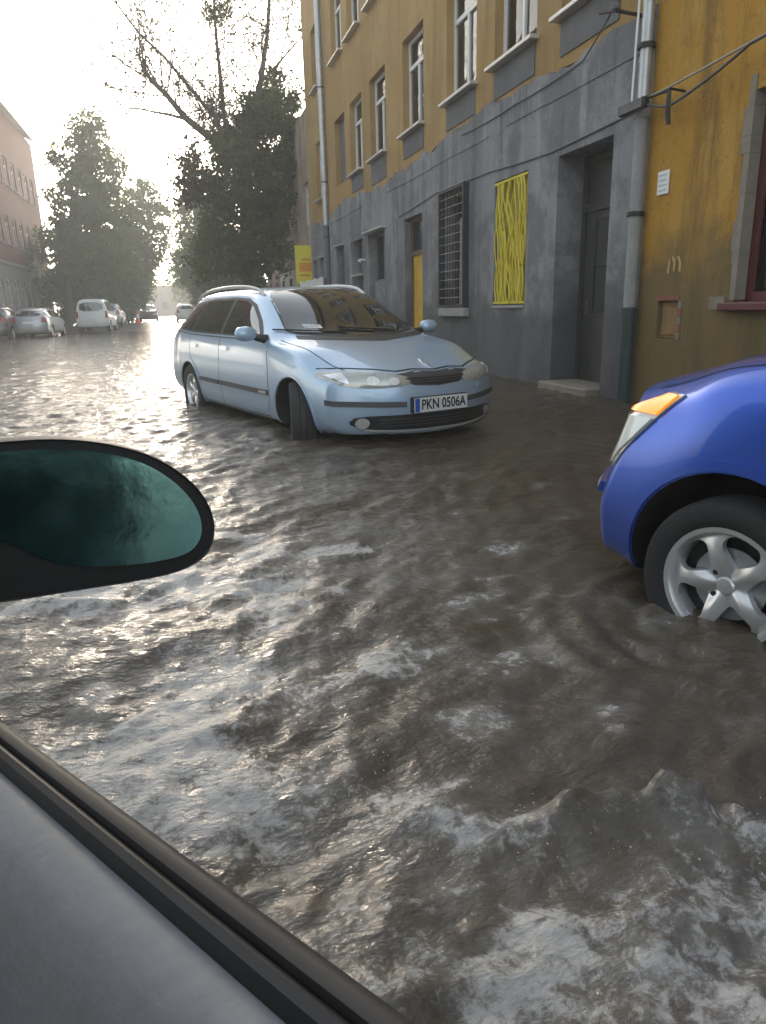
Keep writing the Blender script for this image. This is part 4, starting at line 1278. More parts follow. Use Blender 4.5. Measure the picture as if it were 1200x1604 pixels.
def estate():
    hd = R(163.6)
    ex, ey = 1.725, 6.37
    car = empty('estate_car', (ex, ey, 0.0), math.atan2(math.cos(hd), math.sin(hd)), 'light blue estate car facing the viewer in the flooded street', 'car')
    me, bvh = loft_body(est_spec)
    body = link('body', me, [M['paintlight'], M['gap']], car)
    # windscreen
    ws = [(-.60, 1.005), (-.3, .975), (0, .968), (.3, .975), (.60, 1.005), (.655, 1.03), (.54, 1.33), (.48, 1.375), (.25, 1.395), (0, 1.40), (-.25, 1.395), (-.48, 1.375), (-.54, 1.33), (-.655, 1.03)]
    patch(bvh, [(a * 1.025, b + (.012 if b > 1.2 else -.012)) for a, b in ws], 'F', .0015, .05, .0, 'windscreen_seal', M['trimblack'], car)
    wsc = patch(bvh, ws, 'F', .0045, .045, .0, 'windscreen', M['carglass'], car)
    patch(bvh, [(-.50, 1.045), (-.34, 1.035), (-.34, 1.065), (-.50, 1.075)], 'F', .007, .05, .0, 'windscreen_sticker', M['plate'], wsc)
    for i in range(3): patch(bvh, [(-.487 + .045 * i, 1.052), (-.455 + .045 * i, 1.05), (-.455 + .045 * i, 1.062), (-.487 + .045 * i, 1.064)], 'F', .0085, .05, .0, 'sticker_print', M['faded'], wsc)
    for s, y0 in ((1, .35), (-1, -.18)):
        pts = []
        for k in range(9):
            y = y0 - .55 * k / 8
            h_, n_, _, _ = bvh.ray_cast(Vector((5, y, .985 + .04 * (k / 8))), Vector((-1, 0, 0)))
            pts.append(h_ + n_ * .018)
        build('wiper', MB().tube(pts, .008, 6), M['trimblack'], car, smooth=True)
    build('cowl_panel', MB().add([], []), M['trimblack'], car) if False else None
    patch(bvh, [(-.66, .958), (0, .925), (.66, .958), (.64, .985), (.3, .962), (0, .953), (-.3, .962), (-.64, .985)], 'F', .004, .05, .0, 'scuttle', M['trimblack'], car)
    dlo = [(-.66, .972), (-.86, 1.115), (-1.12, 1.262), (-1.34, 1.318), (-1.7, 1.338), (-2.4, 1.338), (-2.95, 1.305), (-3.30, 1.235), (-3.50, 1.09), (-3.52, 1.025), (-2.6, .985), (-1.5, .972)]
    gl = {'front': [(-.74, .985), (-.93, 1.118), (-1.15, 1.238), (-1.38, 1.295), (-1.66, 1.312), (-1.69, .99)],
          'rear': [(-1.78, .992), (-1.75, 1.314), (-2.4, 1.314), (-2.56, 1.308), (-2.66, 1.01)],
          'quarter': [(-2.73, 1.012), (-2.63, 1.303), (-2.95, 1.282), (-3.24, 1.218), (-3.44, 1.085), (-3.45, 1.045)]}
    for v in 'LR':
        patch(bvh, dlo, v, .0015, .06, .0, 'window_surround', M['trimblack'], car)
        for k, pl in gl.items():
            patch(bvh, pl, v, .0045, .06, .0, 'side_window', M['carglass'], car)
        patch(bvh, [(a, b) for a, b in [(-.62, .955), (-1.5, .957), (-2.6, .97), (-3.50, 1.01), (-3.5, .998), (-2.6, .958), (-1.5, .945), (-.62, .943)]], v, .006, .08, .01, 'belt_moulding', M['trim'], car)
        # shut lines
        strip(bvh, [(-.50, .90), (-.46, .70), (-.46, .45), (-.55, .27)], .009, v, M['gap'], car, 'shut_line')
        strip(bvh, [(-1.72, .955), (-1.73, .6), (-1.72, .28)], .009, v, M['gap'], car, 'shut_line')
        strip(bvh, [(-2.70, .965), (-2.68, .75), (-2.40, .55), (-2.34, .28)], .009, v, M['gap'], car, 'shut_line')
        strip(bvh, [(-.52, .27), (-1.4, .265), (-2.34, .27)], .008, v, M['gap'], car, 'shut_line')
        rb = patch(bvh, [(-.48, .47), (-.48, .515), (-1.70, .52), (-1.70, .475)], v, .014, .08, .02, 'rubbing_strip', M['trim'], car)
        patch(bvh, [(-.49, .478), (-.49, .508), (-.66, .508), (-.66, .478)], v, .0165, .05, .004, 'chrome_insert', M['chrome'], rb)
        patch(bvh, [(-1.75, .475), (-1.75, .52), (-2.36, .522), (-2.38, .478)], v, .014, .08, .02, 'rubbing_strip', M['trim'], car)
        for hx in (-1.55, -2.50):
            dh = patch(bvh, rounded([(hx - .09, .835), (hx + .09, .83), (hx + .09, .865), (hx - .09, .87)], 1), v, .022, .04, .02, 'door_handle', M['chrome'], car)
        patch(bvh, [(.42, .25), (.45, .29), (.7, .30), (.70, .245)], v, .004, .06, .01, 'bumper_corner', M['paintlight'], car) if False else None
        # tail lamp
        patch(bvh, rounded([(-3.50, .72), (-3.46, .98), (-3.60, 1.0), (-3.66, .72)], 1), v, .006, .04, .01, 'tail_lamp', M['redlens'], car)
        # arch lips
        for ax in (0, -2.745):
            lip = [(ax + .358 * math.cos(a), .31 + .358 * math.sin(a)) for a in np.linspace(R(-12), R(192), 30)] + [(ax + .378 * math.cos(a), .31 + .378 * math.sin(a)) for a in np.linspace(R(192), R(-12), 30)]
            patch(bvh, lip, v, .007, .05, .02, 'arch_lip', M['paintlight'], car)
    # bonnet edge, lamps, grille, bumper (front view: u = y)
    strip(bvh, [(-.80, .748), (-.66, .752), (-.48, .742), (-.33, .722), (-.18, .733), (0, .722), (.18, .733), (.33, .722), (.48, .742), (.66, .752), (.80, .748)], .008, 'F', M['gap'], car, 'bonnet_line')
    for s in (1, -1):
        strip(bvh, [(.60, s * .655), (.45, s * .70), (.2, s * .735), (-.1, s * .752), (-.40, s * .755)], .007, 'T', M['gap'], car, 'bonnet_gap')
        # lamp outline in front view: long pointed tail sweeping round the corner
        lp = [(.20, .655), (.30, .612), (.52, .600), (.70, .615), (.80, .655), (.835, .700), (.80, .728), (.66, .735), (.48, .722), (.33, .700)]
        lp = [(s * a, b) for a, b in lp]
        if s < 0: lp = lp[::-1]
        hl = patch(bvh, rounded(lp, 1), 'F', .006, .03, .015, 'headlamp', M['lens'], car, bulge=.008)
        for (a, b, r_) in ((.38, .652, .034), (.53, .660, .038)):
            c = [(s * a + r_ * 1.2 * math.cos(q), b + r_ * .85 * math.sin(q)) for q in np.linspace(0, 2 * math.pi, 15)[:-1]]
            patch(bvh, c, 'F', .016, .03, .008, 'reflector', M['reflector'], hl)
        patch(bvh, [(s * a, b) for a, b in ((.69, .64), (.77, .668), (.80, .70), (.70, .715))][::s], 'F', .0165, .03, .004, 'indicator', M['lensbright'], hl)
        fg = patch(bvh, [(s * .62 + .048 * math.cos(q), .335 + .042 * math.sin(q)) for q in np.linspace(0, 2 * math.pi, 17)[:-1]], 'F', .016, .025, .02, 'fog_lamp', M['lensbright'], car)
        st = [(s * a, b) for a, b in ((.30, .452), (.80, .470), (.84, .478), (.84, .520), (.80, .512), (.30, .492))]
        patch(bvh, st if s > 0 else st[::-1], 'F', .012, .05, .02, 'bumper_strip', M['trim'], car)
        wj = [(s * a, b) for a, b in ((.46, .556), (.53, .558), (.53, .578), (.46, .576))]
        patch(bvh, wj if s > 0 else wj[::-1], 'F', .010, .03, .012, 'washer_jet', M['paintlight'], car)
    gs = [(-.36, .70), (-.18, .722), (0, .712), (.18, .722), (.36, .70), (.30, .655), (.22, .615), (0, .600), (-.22, .615), (-.30, .655)]
    sur = patch(bvh, gs, 'F', .004, .03, .01, 'grille_surround', M['trim'], car)
    patch(bvh, [(-.29, .672), (0, .668), (.29, .672), (.235, .625), (0, .610), (-.235, .625)], 'F', .009, .03, .006, 'grille', M['trimblack'], sur)
    for z in (.632, .652):
        patch(bvh, [(-.26, z), (.26, z), (.26, z + .006), (-.26, z + .006)], 'F', .013, .05, .004, 'grille_slat', M['trim'], sur)
    # badge: tall open diamond
    bd = [(0, .80), (.022, .772), (0, .744), (-.022, .772), (0, .786), (-.010, .772), (0, .758), (.010, .772), (0, .786)]
    patch(bvh, [(0, .792), (.026, .762), (0, .732), (-.026, .762)], 'F', .010, .02, .008, 'badge', M['chrome'], car)
    patch(bvh, [(0, .776), (.011, .762), (0, .748), (-.011, .762)], 'F', .0115, .02, .002, 'badge_centre', M['paintlight'], car)
    lg = rounded([(-.72, .335), (-.66, .39), (-.3, .392), (.3, .392), (.66, .39), (.72, .335), (.62, .288), (.3, .27), (-.3, .27), (-.62, .288)], 1)
    lgo = patch(bvh, lg, 'F', .006, .035, .01, 'lower_grille', M['trimblack'], car)
    for z in (.305, .33, .355):
        patch(bvh, [(-.5, z), (.5, z), (.5, z + .006), (-.5, z + .006)], 'F', .010, .06, .004, 'grille_slat', M['trim'], lgo)
    patch(bvh, [(-.60, .272), (-.3, .252), (.3, .252), (.60, .272), (.60, .284), (.3, .264), (-.3, .264), (-.60, .284)], 'F', .012, .05, .01, 'bumper_lip', M['sillmetal'], car)
    hx = bvh.ray_cast(Vector((5, 0, .46)), Vector((-1, 0, 0)))[0].x
    plate_on(car, hx + .022, 0, .462, 0, 0, 'PKN 0506A')
    build('plate_holder', MB().box(hx - .03, hx + .015, -.27, .27, .40, .525), M['trimblack'], car, bevel=.006)
    # rear glass and plate
    patch(bvh, rounded([(-.58, 1.06), (.58, 1.06), (.50, 1.30), (-.50, 1.30)], 1), 'B', .004, .06, .0, 'rear_window', M['carglass'], car)
    # mirrors
    for s in (1, -1):
        m_ = MB()
        sec = []
        for k, (yy, ww, hh) in enumerate(((.90, .05, .035), (.93, .085, .062), (.99, .10, .075), (1.05, .095, .068), (1.085, .06, .045), (1.095, .02, .02))):
            sec.append([(-.62 + .6 * ww * math.cos(q) * (1.25 if math.cos(q) > 0 else .55), s * yy, 1.01 + .9 * hh * math.sin(q)) for q in np.linspace(0, 2 * math.pi, 15)[:-1]])
        n = 14
        vs = [p for r_ in sec for p in r_]
        fs = [(i * n + k, i * n + (k + 1) % n, (i + 1) * n + (k + 1) % n, (i + 1) * n + k) for i in range(len(sec) - 1) for k in range(n)] + [tuple(range(n)), tuple((len(sec) - 1) * n + k for k in range(n))]
        mo = build('door_mirror', m_.add(vs, fs), M['paintlight'], car, smooth=True, angle=60)
        build('mirror_foot', MB().tube([(-.60, s * .80, .955), (-.61, s * .88, .97), (-.62, s * .93, .99)], [.045, .035, .03], 10), M['trimblack'], mo, smooth=True)
        # roof rails
        pts = []
        for k in range(15):
            x = -1.15 - 2.1 * k / 14
            h_ = bvh.ray_cast(Vector((x, s * .555, 3)), Vector((0, 0, -1)))[0]
            pts.append((x, s * .56, h_.z + .055 * math.sin(math.pi * min(1, max(0, k / 14))) ** .35 - .004))
        build('roof_rail', MB().tube(pts, .016, 8), M['sillmetal'], car, smooth=True)
    for s in (1, -1):
        wheel(car, 0, s * .775, .31, .316, .205, .205, s, R(-24), detail=True)
        wheel(car, -2.745, s * .775, .31, .316, .205, .205, s, 0)
    # front wheels' dark inner arch comes with the body cut
    return car
estate()

# ---------------- dark blue hatchback close on the right
hat_spec = dict(
    xs=[.80, .77, .70, .58, .42, .22, 0, -.2, -.38, -.55, -.75, -.95, -1.15, -1.4, -1.8, -2.2, -2.5, -2.75, -2.92, -3.0],
    zb=[(.80, .24), (.5, .20), (0, .18), (-2.5, .18), (-3.0, .28)],
    ztop=[(.80, .905), (.70, .94), (.58, .965), (.22, 1.035), (-.2, 1.095), (-.38, 1.13), (-.75, 1.30), (-1.0, 1.43), (-1.4, 1.515), (-1.9, 1.53), (-2.5, 1.46), (-2.85, 1.37), (-3.0, 1.30)],
    zbelt=[(.80, .82), (.58, .865), (.22, .91), (-.2, .945), (-.75, .96), (-2, 1.0), (-3.0, 1.02)],
    zroof=[(.80, .865), (.58, .92), (.22, .98), (-.2, 1.02), (-.45, 1.04), (-.62, 1.09), (-1.0, 1.34), (-1.35, 1.435), (-1.9, 1.45), (-2.5, 1.385), (-3.0, 1.22)],
    wmax=[(.80, .79), (.5, .82), (0, .832), (-2.4, .832), (-3.0, .78)],
    wbelt=[(.80, .74), (.5, .765), (0, .785), (-2.4, .785), (-3.0, .72)],
    wroof=[(.80, .62), (.5, .665), (0, .70), (-.45, .705), (-.62, .68), (-1.0, .60), (-1.4, .57), (-2.4, .55), (-3.0, .5)],
    zmid=[(.80, .50), (0, .58), (-3.0, .60)],
    bend_f=-.02, plan_f=.32, lean_f=[(.2, .06), (.34, .01), (.5, .0), (.56, .01), (.62, .05), (.75, .105), (.95, .18)],
    bend_r=-2.2, plan_r=.2, lean_r=[(.2, .08), (.4, 0), (.7, .02), (1.0, .12), (1.5, .5)],
    arch=[(0, .305, .375), (-2.40, .305, .375)])
def hatch():
    hd = R(20)
    hub = Vector((1.725, 1.875))
    lt = Vector((-math.cos(hd), -math.sin(hd)))
    c = hub - lt * .745
    car = empty('hatchback_car', (c.x, c.y, 0.0), math.pi / 2 + hd, 'dark blue hatchback with its front wheel in the water at the right edge', 'car')
    me, bvh = loft_body(hat_spec, 3)
    link('body', me, [M['paintblue'], M['gap']], car)
    for v in 'LR':
        s = 1 if v == 'L' else -1
        # lamp seen from the corner: slanting blade, clear below and amber on top
        A = R(52)
        def q(x, y, z): return (x * math.sin(A) - y * math.cos(A), z)
        lo = [q(.60, .53, .625), q(.45, .735, .625), q(.385, .755, .74), q(.33, .765, .82), q(.27, .77, .90), q(.34, .71, .90), q(.48, .62, .80)]
        hl = patch(bvh, lo, v, .008, .025, .015, 'headlamp', M['lens'], car, ang=A, bulge=.006)
        lb = [q(.595, .545, .635), q(.455, .722, .635), q(.38, .75, .745), q(.335, .758, .812), q(.455, .635, .812), q(.52, .58, .76)]
        patch(bvh, lb, v, .018, .025, .006, 'clear_lens', M['lenswhite'], hl, ang=A)
        am = [q(.325, .76, .826), q(.285, .762, .893), q(.335, .715, .893), q(.44, .645, .826)]
        patch(bvh, am, v, .018, .025, .006, 'amber_indicator', M['amber'], hl, ang=A)
        lip = [(.381 * math.cos(a), .305 + .381 * math.sin(a)) for a in np.linspace(R(-14), R(194), 40)] + [(.415 * math.cos(a), .305 + .415 * math.sin(a)) for a in np.linspace(R(194), R(-14), 40)]
        patch(bvh, lip, v, .010, .04, .025, 'arch_lip', M['paintblue'], car)
        patch(bvh, [(a - 2.40, b) for a, b in lip], v, .010, .05, .025, 'arch_lip', M['paintblue'], car)
        # bumper seam, side repeater, doors, sill
        strip(bvh, [(-.50, .955), (-.47, .6), (-.55, .25)], .008, v, M['gap'], car, 'shut_line')
        strip(bvh, [(-1.55, .985), (-1.55, .6), (-1.5, .25)], .008, v, M['gap'], car, 'shut_line')
        strip(bvh, [(-2.35, 1.0), (-2.15, .75), (-2.04, .4), (-2.0, .25)], .008, v, M['gap'], car, 'shut_line')
        dl = [(-.66, 1.01), (-1.0, 1.29), (-1.35, 1.395), (-1.9, 1.41), (-2.4, 1.35), (-2.72, 1.10), (-2.6, 1.05), (-1.5, 1.02)]
        patch(bvh, dl, v, .0015, .06, .0, 'window_surround', M['trimblack'], car)
        patch(bvh, [(-.74, 1.025), (-1.03, 1.265), (-1.36, 1.37), (-1.5, 1.375), (-1.5, 1.03)], v, .0045, .06, .0, 'side_window', M['carglass'], car)
        patch(bvh, [(-1.6, 1.035), (-1.6, 1.378), (-1.9, 1.385), (-2.3, 1.335), (-2.58, 1.10), (-2.5, 1.065)], v, .0045, .06, .0, 'side_window', M['carglass'], car)
        for hx in (-1.4, -2.2): patch(bvh, rounded([(hx - .08, .87), (hx + .08, .865), (hx + .08, .90), (hx - .08, .905)], 1), v, .022, .04, .02, 'door_handle', M['paintblue'], car)
        patch(bvh, rounded([(-2.78, .8), (-2.7, 1.1), (-2.9, 1.1), (-2.95, .8)], 1), v, .006, .05, .01, 'tail_lamp', M['redlens'], car)
        m_ = MB()
        m_.tube([(-.60, s * .74, 1.02), (-.60, s * .86, 1.04), (-.61, s * .90, 1.06), (-.61, s * .97, 1.065), (-.61, s * 1.02, 1.06)], [.035, .04, .08, .085, .05], 14)
        build('door_mirror', m_, M['paintblue'], car, smooth=True, angle=60)
    for s in (1, -1): strip(bvh, [(.42, s * .60), (.2, s * .655), (-.1, s * .685), (-.36, s * .70)], .007, 'T', M['gap'], car, 'bonnet_gap')
    # bumper moulding with a bright line
    bs = patch(bvh, [(-.74, .505), (-.55, .50), (.55, .50), (.74, .505), (.74, .545), (.55, .55), (-.55, .55), (-.74, .545)], 'F', .020, .04, .03, 'bumper_moulding', M['paintblue'], car)
    patch(bvh, [(-.72, .515), (-.55, .508), (.55, .508), (.72, .515), (.72, .530), (.55, .526), (-.55, .526), (-.72, .530)], 'F', .026, .04, .008, 'bright_insert', M['sillmetal'], bs)
    patch(bvh, rounded([(-.42, .64), (.42, .64), (.36, .72), (-.36, .72)], 1), 'F', .006, .04, .01, 'grille', M['trimblack'], car)
    patch(bvh, rounded([(-.5, .29), (.5, .29), (.46, .41), (-.46, .41)], 1), 'F', .006, .05, .01, 'lower_grille', M['trimblack'], car)
    strip(bvh, [(-.64, .90), (-.56, .79), (-.35, .765), (0, .755), (.35, .765), (.56, .79), (.64, .90)], .008, 'F', M['gap'], car, 'bonnet_line')
    patch(bvh, [(-.58, 1.10), (0, 1.065), (.58, 1.10), (.50, 1.44), (0, 1.475), (-.50, 1.44)], 'F', .004, .06, .0, 'windscreen', M['carglass'], car)
    for y0 in (.45, -.1):
        pts = []
        for k in range(9):
            y = y0 - .5 * k / 8
            h_, n_, _, _ = bvh.ray_cast(Vector((5, y, 1.075 + .03 * (k / 8))), Vector((-1, 0, 0)))
            pts.append(h_ + n_ * .02)
        build('wiper', MB().tube(pts, .009, 6), M['trimblack'], car, smooth=True)
    patch(bvh, rounded([(-.5, 1.1), (.5, 1.1), (.44, 1.36), (-.44, 1.36)], 1), 'B', .004, .06, .0, 'rear_window', M['carglass'], car)
    for s in (1, -1):
        wheel(car, 0, s * .742, .295, .295, .202, .185, s, R(2), detail=True)
        wheel(car, -2.40, s * .742, .295, .295, .202, .185, s, 0, detail=(s > 0))
    return car
hatch()

# ---------------- simpler parked cars down the street
van_spec = dict(
    xs=[.85, .82, .74, .6, .4, .15, -.1, -.3, -.5, -.7, -.9, -1.2, -1.7, -2.3, -2.8, -3.2, -3.36, -3.42],
    zb=[(.85, .28), (0, .24), (-3.42, .30)],
    ztop=[(.85, .86), (.6, .98), (.15, 1.08), (-.1, 1.14), (-.5, 1.45), (-.9, 1.72), (-1.3, 1.81), (-2.5, 1.82), (-3.2, 1.79), (-3.42, 1.73)],
    zbelt=[(.85, .78), (.3, .95), (-.3, 1.02), (-3.42, 1.08)],
    zroof=[(.85, .82), (.3, 1.0), (-.2, 1.05), (-.5, 1.28), (-.9, 1.60), (-1.3, 1.72), (-2.5, 1.74), (-3.42, 1.62)],
    wmax=[(.85, .80), (0, .875), (-3.42, .86)], wbelt=[(.85, .76), (0, .84), (-3.42, .83)],
    wroof=[(.85, .66), (0, .76), (-.5, .74), (-.9, .70), (-1.3, .68), (-3.42, .67)],
    zmid=[(.85, .55), (-3.42, .66)],
    bend_f=0, plan_f=.28, lean_f=[(.2, .05), (.5, 0), (.8, .08), (1, .15)],
    bend_r=-3.0, plan_r=.06, lean_r=[(.2, .05), (.5, 0), (1.0, .03), (1.8, .14)],
    arch=[(0, .31, .35), (-2.65, .31, .35)])
def parked(name, spec, paint, x, y, hd, label, rear, glass_side, axle, rr_=.31, group=None):
    """hd = heading, degrees anticlockwise from the street direction"""
    z = road_z(y) + .02
    car = empty(name, (x, y, z), R(90 + hd), label, 'car' if 'van' not in name else 'van', group)
    me, bvh = loft_body(spec, 1)
    link('body', me, [paint, M['gap']], car)
    patch(bvh, rounded(rear['glass'], 1), 'B', .005, .08, .0, 'rear_window', M['carglass'], car)
    for s in (1, -1):
        lp = [(s * a, b) for a, b in rear['lamp']]
        patch(bvh, lp if s > 0 else lp[::-1], 'B', .008, .06, .02, 'tail_lamp', M['redlens'], car)
    patch(bvh, rear['bumper'], 'B', .02, .1, .03, 'rear_bumper', rear.get('bmat', paint), car)
    patch(bvh, [(-.26, rear['pz']), (.26, rear['pz']), (.26, rear['pz'] + .11), (-.26, rear['pz'] + .11)], 'B', .012, .1, .01, 'rear_plate', M['plate'], car)
    patch(bvh, rear['screen'], 'F', .005, .08, .0, 'windscreen', M['carglass'], car)
    for v in 'LR':
        for g_ in glass_side: patch(bvh, g_, v, .005, .1, .0, 'side_window', M['carglass'], car)
    for s in (1, -1):
        hl = [(s * a, b) for a, b in rear['head']]
        patch(bvh, hl if s > 0 else hl[::-1], 'F', .008, .06, .02, 'headlamp', M['lens'], car)
        wheel(car, 0, s * .75, rr_, rr_, .2, .19, s, 0, detail=False)
        wheel(car, axle, s * .75, rr_, rr_, .2, .19, s, 0, detail=False)
    return car
van_r = dict(glass=[(-.64, 1.14), (.64, 1.14), (.58, 1.62), (-.58, 1.62)], lamp=[(.70, .78), (.83, .78), (.80, 1.15), (.72, 1.15)], bumper=[(-.80, .36), (.80, .36), (.80, .60), (-.80, .60)], pz=.82,
             screen=[(-.62, 1.16), (.62, 1.16), (.56, 1.66), (-.56, 1.66)], head=[(.40, .74), (.76, .76), (.74, .9), (.5, .88)])
van_s = [[(-.72, 1.12), (-1.0, 1.58), (-1.5, 1.64), (-1.5, 1.12)], [(-1.6, 1.13), (-1.6, 1.64), (-2.4, 1.65), (-2.4, 1.15)], [(-2.5, 1.15), (-2.5, 1.65), (-3.05, 1.6), (-3.05, 1.18)]]
hat_r = dict(glass=[(-.5, 1.08), (.5, 1.08), (.44, 1.36), (-.44, 1.36)], lamp=[(.50, .80), (.72, .80), (.66, 1.08), (.54, 1.08)], bumper=[(-.72, .34), (.72, .34), (.72, .58), (-.72, .58)], pz=.66,
             screen=[(-.58, 1.10), (0, 1.065), (.58, 1.10), (.50, 1.44), (0, 1.475), (-.50, 1.44)], head=[(.40, .62), (.70, .66), (.66, .80), (.46, .76)])
hat_s = [[(-.74, 1.025), (-1.03, 1.265), (-1.36, 1.37), (-1.5, 1.375), (-1.5, 1.03)], [(-1.6, 1.035), (-1.6, 1.378), (-1.9, 1.385), (-2.3, 1.335), (-2.58, 1.10)]]
est_r = dict(glass=[(-.58, 1.04), (.58, 1.04), (.50, 1.30), (-.50, 1.30)], lamp=[(.56, .76), (.78, .76), (.74, 1.0), (.60, 1.0)], bumper=[(-.78, .34), (.78, .34), (.78, .60), (-.78, .60)], pz=.70,
             screen=[(-.60, 1.005), (0, .97), (.60, 1.005), (.5, 1.36), (-.5, 1.36)], head=[(.3, .61), (.74, .62), (.78, .70), (.4, .70)])
est_s = [[(-.74, .985), (-1.15, 1.238), (-1.66, 1.312), (-1.69, .99)], [(-1.78, .992), (-1.75, 1.314), (-2.56, 1.308), (-2.66, 1.01)], [(-2.73, 1.012), (-2.63, 1.303), (-3.24, 1.218), (-3.44, 1.085)]]
GP = 'cars parked along the far left kerb'
parked('parked_car', est_spec, M['paintsilver'], -6.5, 42.6, -4, 'silver car nearest on the left, seen from behind with red tail lamps', est_r, est_s, -2.745, group=GP)
parked('parked_car', hat_spec, M['paintdark'], -8.1, 41.2, -4, 'black car half cut off at the left edge beside the silver one', hat_r, hat_s, -2.40, .295, GP)
parked('white_van', van_spec, M['paintwhite'], -4.2, 47.4, -3, 'white boxy van seen from behind on the left side of the street', van_r, van_s, -2.65)
parked('parked_car', hat_spec, M['paintsilver'], -4.1, 55.5, -2, 'grey hatchback parked ahead of the white van', hat_r, hat_s, -2.40, .295, GP)
parked('parked_car', hat_spec, M['paintdark'], -2.3, 73, 180, 'small dark car far down the street past the orange cone', hat_r, hat_s, -2.40, .295)
parked('parked_car', est_spec, M['paintwhite'], 1.0, 66, 0, 'distant pale car in line with the rear of the light blue estate', est_r, est_s, -2.745)
cn = empty('traffic_cone', (-2.75, 61.0, road_z(61) + .03), label='orange traffic cone on the road beyond the white van', cat='cone')
build('cone_body', MB().lathe([(.20, .05), (.12, .55), (.05, 1.0), (.0, 1.0)], 20, 'z'), M['orange'], cn, smooth=True)
build('cone_base', MB().box(-.26, .26, -.26, .26, 0, .048), M['orange'], cn, bevel=.01)
build('reflective_band', MB().lathe([(.150, .44), (.108, .70)], 20, 'z'), M['plate'], cn, smooth=True)

# ---------------- the car the picture is taken from
def own_car():
    car = empty('viewers_car', (0, 0, 0), math.pi / 2 + OWN_H, 'dark car in the foreground with its wing mirror and window sill at the left edge', 'car')
    def zb(x): return .917 - .150 * (x - .171) if x > -.1 else .96
    xs_ = list(np.linspace(-.75, 1.0, 24))
    def loft(name, sect, mat, xr, parent=car, smooth=True, ang=45):
        n = len(sect(xr[0]))
        vs = [(x, a, b) for x in xr for a, b in sect(x)]
        fs = [(i * n + k, i * n + k + 1, (i + 1) * n + k + 1, (i + 1) * n + k) for i in range(len(xr) - 1) for k in range(n - 1)]
        return build(name, MB().add(vs, fs), mat, parent, smooth=smooth, angle=ang)
    dr = loft('door_skin', lambda x: [(-.172, zb(x) - .012), (-.19, zb(x) - .03), (-.225, zb(x) - .14), (-.245, .62), (-.248, .5), (-.235, .34), (-.205, .22)], M['paintteal'], xs_)
    loft('belt_moulding', lambda x: [(-.180, zb(x) - .026), (-.182, zb(x) - .010), (-.178, zb(x) - .001), (-.171, zb(x) + .002), (-.165, zb(x)), (-.1635, zb(x) - .012)], M['belt'], xs_, dr)
    loft('window_seal', lambda x: [(-.1630, zb(x) - .014), (-.1620, zb(x) - .004), (-.158, zb(x) - .002), (-.153, zb(x) - .004), (-.1505, zb(x) - .010), (-.1495, zb(x) - .018)], M['sealrubber'], xs_, dr)
    loft('door_card', lambda x: [(-.150, zb(x) - .016), (-.142, zb(x) - .012), (-.130, zb(x) - .016), (-.115, zb(x) - .030), (-.104, zb(x) - .07), (-.094, zb(x) - .16), (-.085, zb(x) - .27), (-.03, zb(x) - .30), (-.02, zb(x) - .33), (-.08, zb(x) - .38), (-.09, .30)], M['doorcard'], xs_, dr, ang=60)
    loft('rear_flank', lambda x: [(-.172, .958), (-.19, .94), (-.225, .82), (-.245, .62), (-.248, .5), (-.235, .34), (-.205, .22)], M['paintteal'], list(np.linspace(-3.1, -.756, 30)))
    loft('rear_glass', lambda x: [(-.165, .965), (-.13, 1.16), (-.085, 1.32)], M['carglass'], list(np.linspace(-2.6, -.85, 12)))
    for a, b in ((-.85, -.74), (-1.75, -1.67), (-3.0, -2.6)):
        loft('pillar', lambda x: [(-.172, .96), (-.138, 1.16), (-.09, 1.33), (-.05, 1.36)], M['paintteal'], [a, b])
    loft('wing', lambda x: [(.6, zb(x) - .01 + .03), (.2, zb(x) + .02), (-.10, zb(x) - .02), (-.19, zb(x) - .07), (-.235, zb(x) - .2), (-.248, .5), (-.235, .4)], M['paintteal'], list(np.linspace(1.006, 1.9, 16)))
    # cabin: roof, far side, seat back, dash
    loft('roof_panel', lambda x: [(-.05, 1.36), (.05, 1.415), (.3, 1.44), (.75, 1.45), (1.2, 1.44), (1.42, 1.41), (1.52, 1.36)], M['paintteal'], list(np.linspace(-2.7, .22, 8)))
    loft('headlining', lambda x: [(-.04, 1.33), (.1, 1.39), (.75, 1.42), (1.4, 1.39), (1.5, 1.34)], M['doorcard'], list(np.linspace(-2.7, .20, 8)))
    loft('far_flank', lambda x: [(1.50, 1.36), (1.56, 1.16), (1.62, .95), (1.70, .82), (1.715, .5), (1.67, .22)], M['paintteal'], list(np.linspace(-3.1, -.75, 8)))
    loft('far_door', lambda x: [(1.63, zb(x)), (1.69, .8), (1.715, .5), (1.67, .22)], M['paintteal'], xs_)
    build('tailgate', MB().add([(-3.1, -.17, .96), (-3.1, 1.62, .96), (-2.7, 1.5, 1.38), (-2.7, -.06, 1.38), (-3.1, -.2, .22), (-3.1, 1.67, .22)], [(0, 1, 2, 3), (4, 5, 1, 0)]), M['paintteal'], car)
    for yy in (.28, 1.1):
        sb = build('seat_back', MB().tube([(-.28, yy + .15, .5), (-.42, yy + .15, .95), (-.47, yy + .15, 1.10), (-.48, yy + .15, 1.14)], [.24, .24, .2, .1], 14), M['trim'], car, smooth=True)
        build('headrest', MB().tube([(-.50, yy + .06, 1.24), (-.50, yy + .24, 1.24)], .075, 12), M['trim'], sb, smooth=True)
    loft('dashboard', lambda x: [(-.08, .80), (.3, .84), (.9, .84), (1.55, .80), (1.58, .5)], M['trimblack'], list(np.linspace(.78, 1.0, 4)))
    # wing mirror
    Cc = Vector((0, 0, CAM_H))
    def ray(px, py): return (_fw * FPX + _rt * (px - 600) + _up * (802 - py)) / FPX
    Mw = Cc + ray(140, 812) * .60
    hdv = Vector((OU[0], OU[1], 0))
    nrm = ((Cc - Mw).normalized() + (-hdv + Vector((0, 0, .04))).normalized() * .9).normalized()
